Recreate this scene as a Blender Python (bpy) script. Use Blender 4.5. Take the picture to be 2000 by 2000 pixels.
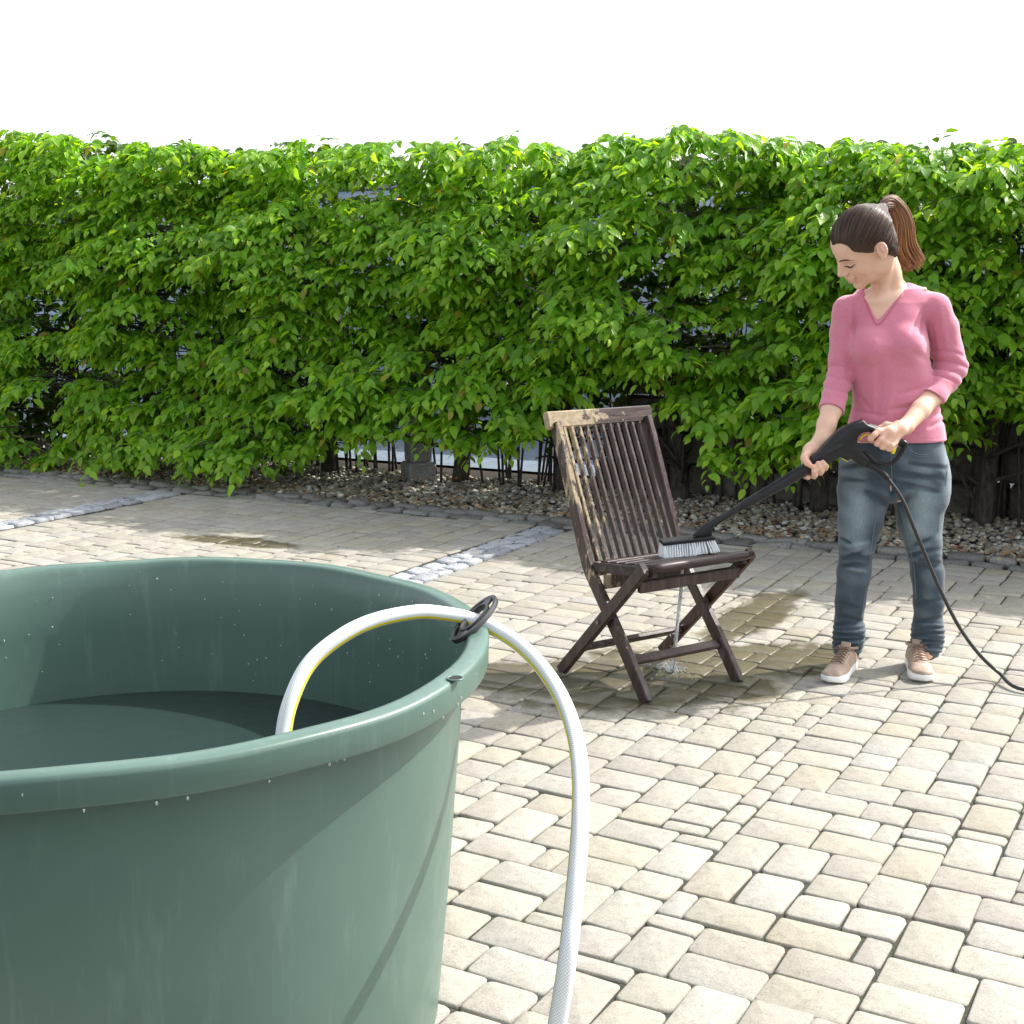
import bpy, math, random
import numpy as np
from mathutils import Vector, Matrix, noise as mnoise
random.seed(7)
RNG = np.random.default_rng(11)
scene = bpy.context.scene
for o in list(bpy.data.objects):
    bpy.data.objects.remove(o)

# ---------------------------------------------------------------- camera
CAM_H = 1.38
FPX = 2560.0                       # focal length in pixels of a 2000 px wide picture
PITCH = math.atan(450 / FPX)
cam_data = bpy.data.cameras.new('camera')
cam = bpy.data.objects.new('camera', cam_data)
scene.collection.objects.link(cam)
cam.location = (0, 0, CAM_H)
cam.rotation_euler = (math.pi / 2 - PITCH, 0, 0)
cam_data.sensor_width = 36
cam_data.lens = 36 * FPX / 2000
cam_data.clip_start = 0.05
cam_data.clip_end = 600
scene.camera = cam
scene.render.resolution_x = 1024
scene.render.resolution_y = 1024

# ---------------------------------------------------------------- sky and sun
SUN_AZ, SUN_EL = math.radians(65), math.radians(45)
world = bpy.data.worlds.new('World')
scene.world = world
world.use_nodes = True
wn = world.node_tree
wn.nodes.clear()
sky = wn.nodes.new('ShaderNodeTexSky')
sky.sky_type = 'NISHITA'
sky.sun_disc = False
sky.sun_elevation = SUN_EL
sky.sun_rotation = SUN_AZ
sky.air_density = 1.0
sky.dust_density = 3.0
sky.ozone_density = 1.0
bg = wn.nodes.new('ShaderNodeBackground')
bg.inputs['Strength'].default_value = 0.14
wo = wn.nodes.new('ShaderNodeOutputWorld')
hs = wn.nodes.new('ShaderNodeHueSaturation')        # thin high cloud: a paler sky
hs.inputs['Saturation'].default_value = 0.32
wn.links.new(sky.outputs[0], hs.inputs['Color'])
wn.links.new(hs.outputs[0], bg.inputs['Color'])
wn.links.new(bg.outputs[0], wo.inputs['Surface'])
sd = bpy.data.lights.new('sun', 'SUN')
sd.energy = 2.5
sd.angle = math.radians(0.6)
sd.color = (1.0, 0.955, 0.885)
sun = bpy.data.objects.new('sun', sd)
scene.collection.objects.link(sun)
sdir = Vector((math.sin(SUN_AZ) * math.cos(SUN_EL), math.cos(SUN_AZ) * math.cos(SUN_EL), math.sin(SUN_EL)))
sun.rotation_euler = sdir.to_track_quat('Z', 'Y').to_euler()
sun.location = (8, 8, 12)
scene.view_settings.view_transform = 'Standard'
scene.view_settings.look = 'None'
scene.view_settings.exposure = 1.55
scene.view_settings.gamma = 1
scene.view_settings.use_curve_mapping = False
scene.render.engine = 'CYCLES'
scene.cycles.max_bounces = 8
scene.cycles.transparent_max_bounces = 12

# ---------------------------------------------------------------- helpers
COL = scene.collection
_c, _s = math.cos(PITCH), math.sin(PITCH)
def ray(u, v):
    x = (u - 1000) / FPX; y = -(v - 1000) / FPX
    return np.array([x, _c + y * _s, -_s + y * _c])
def at(u, v, Y):
    """the point of the place seen at photograph pixel (u, v) at the distance Y"""
    d = ray(u, v); return np.array([0, 0, CAM_H]) + d * (Y / d[1])
def onz(u, v, z=0.0):
    d = ray(u, v); return np.array([0, 0, CAM_H]) + d * ((z - CAM_H) / d[2])
def proj(Pt):
    Pt = np.atleast_2d(Pt) - np.array([0, 0, CAM_H])
    D = Pt[:, 1] * _c - Pt[:, 2] * _s; U = Pt[:, 1] * _s + Pt[:, 2] * _c
    return np.stack([1000 + FPX * Pt[:, 0] / D, 1000 - FPX * U / D, D], 1)
def nrm(v):
    v = np.asarray(v, float); return v / (np.linalg.norm(v, axis=-1, keepdims=True) + 1e-12)

WL = {}
def wl(o):
    return WL.get(o.name, np.zeros(3)) if o is not None else np.zeros(3)
def thing(name, label, cat, loc=(0, 0, 0), group=None, kind=None):
    o = bpy.data.objects.new(name, None); COL.objects.link(o)
    o.empty_display_size = 0.1
    o.location = [float(x) for x in loc]; WL[o.name] = np.array(loc, float)
    if label: o['label'] = label
    if cat: o['category'] = cat
    if group: o['group'] = group
    if kind: o['kind'] = kind
    return o
def tag(o, label=None, cat=None, group=None, kind=None):
    if label: o['label'] = label
    if cat: o['category'] = cat
    if group: o['group'] = group
    if kind: o['kind'] = kind
    return o
def mesh_data(name, V, F, mat=None, smooth=False):
    me = bpy.data.meshes.new(name)
    V = np.asarray(V, np.float32)
    if isinstance(F, np.ndarray):
        n, k = F.shape
        me.vertices.add(len(V)); me.vertices.foreach_set('co', V.ravel())
        me.loops.add(n * k); me.loops.foreach_set('vertex_index', F.astype(np.int32).ravel())
        me.polygons.add(n)
        me.polygons.foreach_set('loop_start', np.arange(0, n * k, k, dtype=np.int32))
        me.update(calc_edges=True); me.validate()
    else:
        me.from_pydata([tuple(map(float, v)) for v in V], [], [tuple(int(i) for i in f) for f in F])
        me.update()
    if smooth:
        me.polygons.foreach_set('use_smooth', np.ones(len(me.polygons), dtype=bool))
    if mat: me.materials.append(mat)
    return me
def mk(name, VF, mat, parent=None, smooth=False, loc=None, **kw):
    """link world-space geometry as one mesh object, child of parent"""
    V, F = VF
    V = np.asarray(V, float)
    base = wl(parent) if parent is not None else (np.asarray(loc, float) if loc is not None else np.zeros(3))
    o = bpy.data.objects.new(name, mesh_data(name, V - base, F, mat, smooth)); COL.objects.link(o)
    if parent is not None: o.parent = parent
    else: o.location = base
    WL[o.name] = base
    if kw: tag(o, **kw)
    return o
def set_smooth_angle(o, deg=40):
    me = o.data
    me.polygons.foreach_set('use_smooth', np.ones(len(me.polygons), dtype=bool))
    me.set_sharp_from_angle(angle=math.radians(deg))
def join(parts):
    Vs, Fs, n = [], [], 0
    for V, F in parts:
        Vs.append(np.asarray(V, float))
        Fs += [tuple(int(i) + n for i in f) for f in F]
        n += len(V)
    return np.concatenate(Vs), Fs
def beam(p0, p1, w, t, side, ch=0.003, ends=True):
    """bar from p0 to p1, w wide along `side`, t thick, with chamfered edges"""
    p0 = np.asarray(p0, float); p1 = np.asarray(p1, float)
    d = nrm(p1 - p0); s = np.asarray(side, float); s = nrm(s - d * (s @ d)); n = np.cross(d, s)
    a, b = w / 2, t / 2; c = min(ch, a * .45, b * .45)
    def ringpts(q, k):
        A, B = a - k, b - k
        pts = [(-A + c, -B), (A - c, -B), (A, -B + c), (A, B - c), (A - c, B), (-A + c, B), (-A, B - c), (-A, -B + c)]
        return [q + s * x + n * y for x, y in pts]
    V = ringpts(p0, c) + ringpts(p0 + d * c, 0) + ringpts(p1 - d * c, 0) + ringpts(p1, c)
    F = [tuple(range(7, -1, -1)), tuple(range(24, 32))]
    for r in range(3):
        for i in range(8):
            j = (i + 1) % 8
            F.append((r * 8 + i, r * 8 + j, r * 8 + 8 + j, r * 8 + 8 + i))
    return np.array(V), F
def catmull(P, n=8):
    P = np.asarray(P, float); Q = np.vstack([2 * P[0] - P[1], P, 2 * P[-1] - P[-2]]); out = []
    for i in range(1, len(Q) - 2):
        for t in np.linspace(0, 1, n, endpoint=False):
            a, b, c_, d = Q[i - 1], Q[i], Q[i + 1], Q[i + 2]
            out.append(.5 * (2 * b + (c_ - a) * t + (2 * a - 5 * b + 4 * c_ - d) * t * t + (3 * b - a - 3 * c_ + d) * t ** 3))
    out.append(P[-1]); return np.array(out)
def tube(P, R, n=10, caps=True, flat=1.0, up=None):
    P = np.asarray(P, float); m = len(P)
    R = np.full(m, R, float) if np.isscalar(R) else np.interp(np.linspace(0, 1, m), np.linspace(0, 1, len(R)), R)
    T = np.gradient(P, axis=0); T = nrm(T)
    u = np.array(up if up is not None else (0, 0, 1.0)); 
    if abs(u @ T[0]) > .95: u = np.array([1.0, 0, 0])
    V = []
    u = nrm(u - T[0] * (u @ T[0]))
    ang = np.linspace(0, 2 * math.pi, n, endpoint=False)
    for i in range(m):
        u = nrm(u - T[i] * (u @ T[i])); w = np.cross(T[i], u)
        V.append(P[i] + R[i] * (np.cos(ang)[:, None] * u + flat * np.sin(ang)[:, None] * w))
    V = np.concatenate(V); F = []
    for i in range(m - 1):
        for k in range(n):
            j = (k + 1) % n
            F.append((i * n + k, i * n + j, (i + 1) * n + j, (i + 1) * n + k))
    if caps:
        F.append(tuple(range(n - 1, -1, -1))); F.append(tuple(range((m - 1) * n, m * n)))
    return V, F
def lathe(prof, cx, cy, n=96, close_ends=True):
    V = []; a = np.linspace(0, 2 * math.pi, n, endpoint=False)
    for r, z in prof:
        V.append(np.stack([cx + r * np.cos(a), cy + r * np.sin(a), np.full(n, z)], 1))
    V = np.concatenate(V); F = []
    for i in range(len(prof) - 1):
        for k in range(n):
            j = (k + 1) % n
            F.append((i * n + k, i * n + j, (i + 1) * n + j, (i + 1) * n + k))
    return V, F
def ellipsoid(c, r, nu=12, nv=8, R=None):
    V = []; F = []
    for i in range(nv + 1):
        th = math.pi * i / nv
        for k in range(nu):
            ph = 2 * math.pi * k / nu
            V.append((r[0] * math.sin(th) * math.cos(ph), r[1] * math.sin(th) * math.sin(ph), r[2] * math.cos(th)))
    V = np.array(V)
    if R is not None: V = V @ np.asarray(R).T
    V = V + np.asarray(c)
    for i in range(nv):
        for k in range(nu):
            j = (k + 1) % nu
            F.append((i * nu + k, (i + 1) * nu + k, (i + 1) * nu + j, i * nu + j))
    return V, F

# ---------------------------------------------------------------- material helpers
def mat_new(name):
    m = bpy.data.materials.new(name); m.use_nodes = True
    nt = m.node_tree; nt.nodes.clear()
    return m, nt
class NT:
    def __init__(s, name):
        s.m, s.t = mat_new(name)
        s.out = s.n('ShaderNodeOutputMaterial')
        s.p = s.n('ShaderNodeBsdfPrincipled')
        s.l(s.p.outputs[0], s.out.inputs['Surface'])
    def n(s, t, **kw):
        x = s.t.nodes.new(t)
        for k, v in kw.items(): setattr(x, k, v)
        return x
    def l(s, a, b): s.t.links.new(a, b)
    def pos(s):
        if not hasattr(s, '_pos'): s._pos = s.n('ShaderNodeNewGeometry').outputs['Position']
        return s._pos
    def obj(s):
        return s.n('ShaderNodeTexCoord').outputs['Object']
    def mapping(s, vec, scale=(1, 1, 1), rot=(0, 0, 0), loc=(0, 0, 0)):
        m = s.n('ShaderNodeMapping'); s.l(vec, m.inputs[0])
        m.inputs['Scale'].default_value = scale; m.inputs['Rotation'].default_value = rot; m.inputs['Location'].default_value = loc
        return m.outputs[0]
    def noise(s, vec, scale, detail=3, rough=.55, dist=0, out=0):
        x = s.n('ShaderNodeTexNoise'); s.l(vec, x.inputs['Vector'])
        x.inputs['Scale'].default_value = scale; x.inputs['Detail'].default_value = detail
        x.inputs['Roughness'].default_value = rough; x.inputs['Distortion'].default_value = dist
        return x.outputs[out]
    def ramp(s, fac, stops, interp='LINEAR'):
        r = s.n('ShaderNodeValToRGB'); s.l(fac, r.inputs[0]); e = r.color_ramp.elements
        r.color_ramp.interpolation = interp
        while len(e) < len(stops): e.new(.5)
        for el, (p, c) in zip(e, stops):
            el.position = p; el.color = (c, c, c, 1) if np.isscalar(c) else (*c, 1)
        return r.outputs[0]
    def mix(s, fac, a, b, mode='MIX'):
        x = s.n('ShaderNodeMix'); x.data_type = 'RGBA'; x.blend_type = mode; x.clamp_factor = True
        for val, inp in ((fac, x.inputs[0]), (a, x.inputs[6]), (b, x.inputs[7])):
            if hasattr(val, 'is_linked') or hasattr(val, 'links'): s.l(val, inp)
            elif np.isscalar(val): inp.default_value = val if inp == x.inputs[0] else (val, val, val, 1)
            else: inp.default_value = (*val, 1)
        return x.outputs[2]
    def math(s, op, a, b=None, clamp=False, c=None):
        x = s.n('ShaderNodeMath'); x.operation = op; x.use_clamp = clamp
        for val, inp in ((a, x.inputs[0]), (b, x.inputs[1]), (c, x.inputs[2])):
            if val is None: continue
            if hasattr(val, 'links'): s.l(val, inp)
            else: inp.default_value = val
        return x.outputs[0]
    def bump(s, h, strength=.3, dist=.01, normal=None):
        b = s.n('ShaderNodeBump'); s.l(h, b.inputs['Height'])
        b.inputs['Strength'].default_value = strength; b.inputs['Distance'].default_value = dist
        if normal is not None: s.l(normal, b.inputs['Normal'])
        return b.outputs[0]
    def set(s, **kw):
        names = dict(color='Base Color', rough='Roughness', normal='Normal', spec='Specular IOR Level', metal='Metallic',
                     coat='Coat Weight', trans='Transmission Weight', ior='IOR', sub='Subsurface Weight', sheen='Sheen Weight',
                     alpha='Alpha', coatr='Coat Roughness')
        for k, v in kw.items():
            i = s.p.inputs[names[k]]
            if hasattr(v, 'links'): s.l(v, i)
            elif k == 'color': i.default_value = (*v, 1)
            else: i.default_value = v
        return s

# ================================================================ MATERIALS OF THE SETTING
A1 = math.radians(29.3)
E1 = np.array([math.sin(A1), math.cos(A1)])      # along the long joints of the paving
E2 = np.array([math.cos(A1), -math.sin(A1)])     # across them
KD = math.radians(-27.3)
KV = np.array([math.cos(KD), math.sin(KD)])      # along kerb and hedge
KN = np.array([math.sin(KD), -math.cos(KD)])     # from the hedge towards the yard
K0 = np.array([0.0, 7.50])

# wet patches left by the washing: (x, y, radius along x, radius along y, rotation)
WET = [(0.48, 4.46, 0.62, 0.40, .3), (0.92, 4.72, .42, .20, .35), (0.05, 4.45, .34, .26, 0), (1.02, 5.35, .16, .55, -.5),
       (1.05, 4.62, .2, .16, 0), (-1.5, 6.95, .42, .12, -.45), (-.95, 6.2, .16, .10, 0)]
def wet_mask(t):
    p = t.pos()
    nz = t.noise(p, 5.5, 5, .62)
    sep = None; cur = None
    for (x, y, rx, ry, a) in WET:
        m = t.n('ShaderNodeMapping', vector_type='TEXTURE'); t.l(p, m.inputs[0])
        m.inputs['Location'].default_value = (x, y, 0); m.inputs['Rotation'].default_value = (0, 0, a)
        m.inputs['Scale'].default_value = (rx, ry, 50)
        ln = t.n('ShaderNodeVectorMath', operation='LENGTH'); t.l(m.outputs[0], ln.inputs[0])
        v = t.math('SUBTRACT', 1.0, ln.outputs['Value'])
        cur = v if cur is None else t.math('MAXIMUM', cur, v)
    f = t.math('ADD', cur, t.math('MULTIPLY', t.math('SUBTRACT', nz, .5), 1.5))
    r = t.n('ShaderNodeMapRange'); r.interpolation_type = 'SMOOTHSTEP'
    t.l(f, r.inputs[0]); r.inputs[1].default_value = -.06; r.inputs[2].default_value = .30
    return r.outputs[0]
def paver_material(name, source):
    t = NT(name); p = t.pos()
    if source == 'object':
        base = t.n('ShaderNodeObjectInfo').outputs['Color']
    else:
        a = t.n('ShaderNodeAttribute'); a.attribute_name = 'tint'; base = a.outputs['Color']
    fine = t.noise(p, 260, 3, .7); mid = t.noise(p, 38, 4, .6); big = t.noise(p, 3.0, 3, .5)
    c = t.mix(.85, base, t.ramp(fine, [(.30, .50), (.46, .93), (.7, 1.10)]), 'MULTIPLY')
    c = t.mix(.8, c, t.ramp(mid, [(.3, .80), (.5, 1.0), (.75, 1.08)]), 'MULTIPLY')
    c = t.mix(.7, c, t.ramp(big, [(.3, (.90, .87, .80)), (.6, (1, 1, 1))]), 'MULTIPLY')
    vor = t.n('ShaderNodeTexVoronoi'); t.l(p, vor.inputs[0]); vor.inputs['Scale'].default_value = 95
    spot = t.ramp(vor.outputs['Distance'], [(.06, 1.0), (.13, 0.0)])
    gate = t.ramp(t.noise(p, 30, 2), [(.48, 0.0), (.56, 1.0)])
    c = t.mix(t.math('MULTIPLY', t.math('MULTIPLY', spot, gate), .6), c, (.16, .13, .10))
    wet = wet_mask(t)
    c = t.mix(wet, c, t.mix(1.0, c, (.40, .37, .28), 'MULTIPLY'))
    # droplets thrown around the wet patch
    v2 = t.n('ShaderNodeTexVoronoi'); t.l(t.mapping(p, (1, 1, 1)), v2.inputs[0]); v2.inputs['Scale'].default_value = 42
    m = t.n('ShaderNodeMapping', vector_type='TEXTURE'); t.l(p, m.inputs[0])
    m.inputs['Location'].default_value = (.52, 4.15, 0); m.inputs['Scale'].default_value = (.95, .62, 50)
    ln = t.n('ShaderNodeVectorMath', operation='LENGTH'); t.l(m.outputs[0], ln.inputs[0])
    near = t.ramp(ln.outputs['Value'], [(.3, 1.0), (1.0, 0.0)])
    sp = t.math('MULTIPLY', t.ramp(v2.outputs['Distance'], [(.24, 1.0), (.34, 0.0)]), near)
    sp = t.math('MULTIPLY', sp, t.ramp(t.noise(p, 16, 2), [(.40, 0.0), (.52, 1.0)]))
    c = t.mix(t.math('MULTIPLY', sp, .6), c, t.mix(1.0, c, (.55, .45, .33), 'MULTIPLY'))
    rough = t.mix(wet, .88, .30)
    h = t.math('ADD', t.math('MULTIPLY', fine, .5), mid)
    t.set(color=c, rough=rough, normal=t.bump(h, .55, .003), spec=.35)
    return t.m
M_PAVER = paver_material('paver_concrete', 'object')
M_PAVER_FIELD = paver_material('paver_concrete_field', 'attribute')

t = NT('joint_sand'); p = t.pos()
c = t.ramp(t.noise(p, 140, 4, .7), [(.3, (.012, .013, .010)), (.55, (.035, .034, .024)), (.75, (.09, .085, .06))])
c = t.mix(t.ramp(t.noise(p, 9, 3), [(.5, 0.0), (.65, .6)]), c, (.03, .045, .015))
t.set(color=c, rough=.95, normal=t.bump(t.noise(p, 160, 3), .8, .004)); M_JOINT = t.m

t = NT('granite_sett'); p = t.pos()
a = t.n('ShaderNodeObjectInfo').outputs['Color']
c = t.ramp(t.noise(p, 180, 3, .8), [(.32, (.08, .08, .08)), (.5, (.28, .285, .29)), (.68, (.52, .53, .545))])
c = t.mix(1.0, c, a, 'MULTIPLY')
t.set(color=c, rough=.7, normal=t.bump(t.noise(p, 60, 5, .7), .9, .006)); M_SETT = t.m

t = NT('pebble'); p = t.pos()
a = t.n('ShaderNodeAttribute'); a.attribute_name = 'tint'
c = t.mix(.7, a.outputs['Color'], t.ramp(t.noise(p, 90, 3), [(.3, .55), (.6, 1.1)]), 'MULTIPLY')
t.set(color=c, rough=.6); M_PEBBLE = t.m

t = NT('dead_leaf'); a = t.n('ShaderNodeAttribute'); a.attribute_name = 'tint'
t.set(color=a.outputs['Color'], rough=.8); M_LITTER = t.m

t = NT('soil'); p = t.pos()
c = t.ramp(t.noise(p, 50, 5, .7), [(.3, (.010, .007, .005)), (.6, (.035, .026, .018)), (.8, (.08, .055, .035))])
t.set(color=c, rough=1.0, normal=t.bump(t.noise(p, 40, 5), 1, .02)); M_SOIL = t.m

def leaf_material(name, source):
    t = NT(name)
    if source == 'object': base = t.n('ShaderNodeObjectInfo').outputs['Color']
    else:
        a = t.n('ShaderNodeAttribute'); a.attribute_name = 'tint'; base = a.outputs['Color']
    uv = t.n('ShaderNodeUVMap').outputs[0]
    w = t.n('ShaderNodeTexWave'); w.wave_type = 'BANDS'; w.bands_direction = 'DIAGONAL'
    t.l(uv, w.inputs['Vector']); w.inputs['Scale'].default_value = 3.2; w.inputs['Distortion'].default_value = .4
    c = t.mix(.45, base, t.ramp(w.outputs[0], [(0.0, .72), (.5, 1.0), (1.0, 1.1)]), 'MULTIPLY')
    t.set(color=c, rough=.42, spec=.45, normal=t.bump(w.outputs[0], .35, .002))
    tr = t.n('ShaderNodeBsdfTranslucent')
    t.l(t.mix(1.0, c, (2.7, 2.2, .7), 'MULTIPLY'), tr.inputs['Color'])
    ms = t.n('ShaderNodeMixShader'); ms.inputs[0].default_value = .5
    t.l(t.p.outputs[0], ms.inputs[1]); t.l(tr.outputs[0], ms.inputs[2]); t.l(ms.outputs[0], t.out.inputs['Surface'])
    return t.m
M_LEAF = leaf_material('hornbeam_leaf', 'object')
M_LEAF_MASS = leaf_material('hornbeam_leaf_mass', 'attribute')

t = NT('bark'); p = t.pos()
c = t.ramp(t.noise(t.mapping(p, (1, 1, .25)), 60, 4), [(.3, (.02, .017, .014)), (.7, (.10, .085, .07))])
t.set(color=c, rough=.9, normal=t.bump(t.noise(t.mapping(p, (1, 1, .2)), 70, 4), .8, .01)); M_BARK = t.m

t = NT('wall_stone'); p = t.pos()
a = t.n('ShaderNodeObjectInfo').outputs['Color']
c = t.mix(1.0, a, t.ramp(t.noise(p, 14, 6, .7), [(.3, .45), (.6, 1.0), (.8, 1.3)]), 'MULTIPLY')
t.set(color=c, rough=.95, normal=t.bump(t.noise(p, 22, 6, .7), .9, .02)); M_WALLSTONE = t.m

t = NT('pillar_granite'); p = t.pos()
c = t.ramp(t.noise(p, 120, 3, .8), [(.35, (.10, .10, .10)), (.5, (.36, .36, .36)), (.65, (.55, .55, .56))])
c = t.mix(t.ramp(t.noise(p, 8, 4), [(.45, 0.0), (.65, .5)]), c, (.14, .13, .10))
t.set(color=c, rough=.85, normal=t.bump(t.noise(p, 100, 3), .5, .004)); M_PILLAR = t.m

t = NT('pale_render'); p = t.pos()
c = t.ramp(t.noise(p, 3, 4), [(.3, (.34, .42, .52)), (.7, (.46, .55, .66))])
t.set(color=c, rough=.9); M_RENDER = t.m

# ================================================================ GROUND
g = mk('ground', (np.array([(-150, -60, -.030), (150, -60, -.030), (150, 240, -.030), (-150, 240, -.030)]), [(0, 1, 2, 3)]), M_SOIL)
g['kind'] = 'structure'

def inyard(q):      # signed distance in front of the kerb line
    return (q - K0) @ KN
# paving bed (joint filling) as a sheet cut along the kerb
kL = K0 + KV * -9; kR = K0 + KV * 6
bed = [(kL[0], kL[1]), (kR[0], kR[1]), (6, -1.5), (-9, -1.5)]
pave = thing('pavement', None, None, (0, 0, 0), kind='structure')
mk('joint_filling', (np.array([(x, y, -.0085) for x, y in bed]), [(3, 2, 1, 0)]), M_JOINT, pave)

# ---- modular paving on a 61.5 mm grid: 3x2, 2x3, 2x2, 2x1, 1x2 pieces, rounded and a little uneven
CELL = 0.0617
STRIP_B0 = float(np.array([-.19, 6.76]) @ E2); STRIP_A0 = float(np.array([-2.70, 8.05]) @ E2); STRIP_W = .205
def cellpos(i, j): return i * CELL, j * CELL
PALETTE = [(.350, .334, .278), (.362, .346, .292), (.335, .316, .262), (.338, .312, .280), (.315, .292, .264), (.350, .338, .302), (.352, .322, .250), (.300, .285, .258), (.340, .325, .285), (.325, .315, .290)]
PALETTE = [tuple(x * .6 + m * .4 for x, m in zip(c_, (.336, .319, .277))) for c_ in PALETTE]
i0, i1 = int(-9.4 / CELL), int(3.6 / CELL); j0, j1 = int(-.6 / CELL), int(10.2 / CELL)
occ = np.zeros((i1 - i0, j1 - j0), bool)
def cell_xy(i, j):
    return (i + i0) * CELL * E2 + (j + j0) * CELL * E1
pr = random.Random(5)
for i in range(occ.shape[0]):
    for j in range(occ.shape[1]):
        q = cell_xy(i + .5, j + .5); e = q @ E2
        if inyard(q) < .02 or (STRIP_B0 - .02 < e < STRIP_B0 + STRIP_W + .02) or (STRIP_A0 - .02 < e < STRIP_A0 + STRIP_W + .02):
            occ[i, j] = True; continue
        if q[1] < 1.0 or abs(q[0]) > .50 * q[1] + .9: occ[i, j] = True
SHAPES = [((3, 2), 5.5), ((2, 3), 3.5), ((2, 2), 4.5), ((2, 1), 1.1), ((3, 1), .35), ((1, 2), .8)]
pieces = []
for j in range(occ.shape[1]):
    for i in range(occ.shape[0]):
        if occ[i, j]: continue
        opts = [(sh, w) for sh, w in SHAPES if i + sh[0] <= occ.shape[0] and j + sh[1] <= occ.shape[1] and not occ[i:i + sh[0], j:j + sh[1]].any()]
        # avoid leaving one-cell slivers
        good = []
        for sh, w in opts:
            k = i + sh[0]
            if k < occ.shape[0] and not occ[k, j] and (k + 1 >= occ.shape[0] or occ[k + 1, j]): w = w * .12
            good.append((sh, w))
        if not good: good = [((1, 1), 1)]
        sh = pr.choices([g_[0] for g_ in good], [g_[1] for g_ in good])[0]
        occ[i:i + sh[0], j:j + sh[1]] = True
        pieces.append((i, j, sh))
def warp(q):       # hand-laid waviness of the joints
    a = mnoise.noise(Vector((q[0] * 2.1, q[1] * 2.1, 3.3))); b = mnoise.noise(Vector((q[0] * 2.1, q[1] * 2.1, 9.1)))
    return q + np.array([a, b]) * .012
def paver_mesh(w, l, seed):
    """tumbled stone, top at z=0, local x across (E2), y along (E1)"""
    rr = random.Random(seed); g_ = .0015 + rr.random() * .0015
    a, b = w / 2 - g_, l / 2 - g_; c = .007 + rr.random() * .007
    pts = []
    for (sx, sy) in ((1, 1), (-1, 1), (-1, -1), (1, -1)):
        cc = c * (.6 + rr.random() * .9)
        jx, jy = rr.uniform(-.0026, .0026), rr.uniform(-.0026, .0026)
        arc = [(a - cc, b), (a - cc * .3, b - cc * .3), (a, b - cc)]
        seq = [(sx * x + jx, sy * y + jy) for x, y in arc]
        if (sx * sy) > 0: seq = seq[::-1]
        pts += seq
        # a slightly uneven side point
    # order counter-clockwise
    pts.sort(key=lambda q: math.atan2(q[1] / b, q[0] / a))
    n = len(pts); V = []
    for s_, z in ((1.0, -.028), (1.0, -.0055), (None, -.0016), (None, 0.0)):
        for k, (x, y) in enumerate(pts):
            if s_ is None:
                ins = .0018 if z < -.001 else .0050
                x2 = x * (1 - ins / a); y2 = y * (1 - ins / b)
                V.append((x2, y2, z + (rr.uniform(-.0002, .0002))))
            else: V.append((x, y, z))
    V.append((0, 0, .0002)); F = []
    for r in range(3):
        for k in range(n):
            j = (k + 1) % n; F.append((r * n + k, r * n + j, (r + 1) * n + j, (r + 1) * n + k))
    for k in range(n): F.append((3 * n + k, 3 * n + (k + 1) % n, 4 * n))
    return np.array(V), F
variants = {}
def variant(sh, k):
    key = (sh, k)
    if key not in variants:
        V, F = paver_mesh(sh[0] * CELL, sh[1] * CELL, hash((sh[0], sh[1], k)) & 0xffff)
        variants[key] = (V, F, mesh_data('paver', V, F, M_PAVER, True))
    return variants[key]
TUB_C = np.array([-.733, 2.284])
def in_view(q):
    u = proj([q[0], q[1], 0])[0]
    if not (-20 < u[0] < 2020 and u[1] < 1990): return False
    # hidden behind the tub's bulk
    if u[0] < 880 and u[1] > 1130: return False
    return True
cand = []
for idx, (i, j, sh) in enumerate(pieces):
    q = warp(cell_xy(i + sh[0] / 2, j + sh[1] / 2))
    area = sh[0] * sh[1] / max(.5, q[1]) ** 3
    cand.append((-(area) if in_view(q) else 1e9 + q[1], idx, q))
cand.sort(key=lambda c_: c_[0])
near = set(c_[1] for c_ in cand[:300] if c_[0] < 0)
fV, fF, fT, n0 = [], [], [], 0
for _, idx, q in cand:
    i, j, sh = pieces[idx]
    V, F, me = variant(sh, pr.randrange(5))
    col = PALETTE[pr.randrange(len(PALETTE))]; k = pr.uniform(.84, .98)
    col = tuple(min(1, x * k) for x in col)
    rz = -A1 + (math.pi if pr.random() < .5 else 0) + pr.gauss(0, .010)
    # local x -> E2 direction, y -> E1
    tilt = (pr.gauss(0, .006), pr.gauss(0, .006)); dz = pr.gauss(-.001, .0013)
    M = Matrix.Translation((q[0], q[1], dz)) @ Matrix.Rotation(rz, 4, 'Z') @ Matrix.Rotation(tilt[0], 4, 'X') @ Matrix.Rotation(tilt[1], 4, 'Y')
    if idx in near:
        o = bpy.data.objects.new('paver', me); COL.objects.link(o); o.parent = pave
        o.matrix_basis = M; o.color = (*col, 1)
    else:
        R = np.array(M)[:3, :3]; W = V @ R.T + np.array(M)[:3, 3]
        fV.append(W); fF += [tuple(x + n0 for x in f) for f in F]; n0 += len(V); fT.append(np.tile(np.array([*col, 1]), (len(V), 1)))
fo = mk('paver_field', (np.concatenate(fV), fF), M_PAVER_FIELD, pave, smooth=True, kind='stuff')
ca = fo.data.color_attributes.new('tint', 'FLOAT_COLOR', 'POINT'); ca.data.foreach_set('color', np.concatenate(fT).astype(np.float32).ravel())

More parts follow.
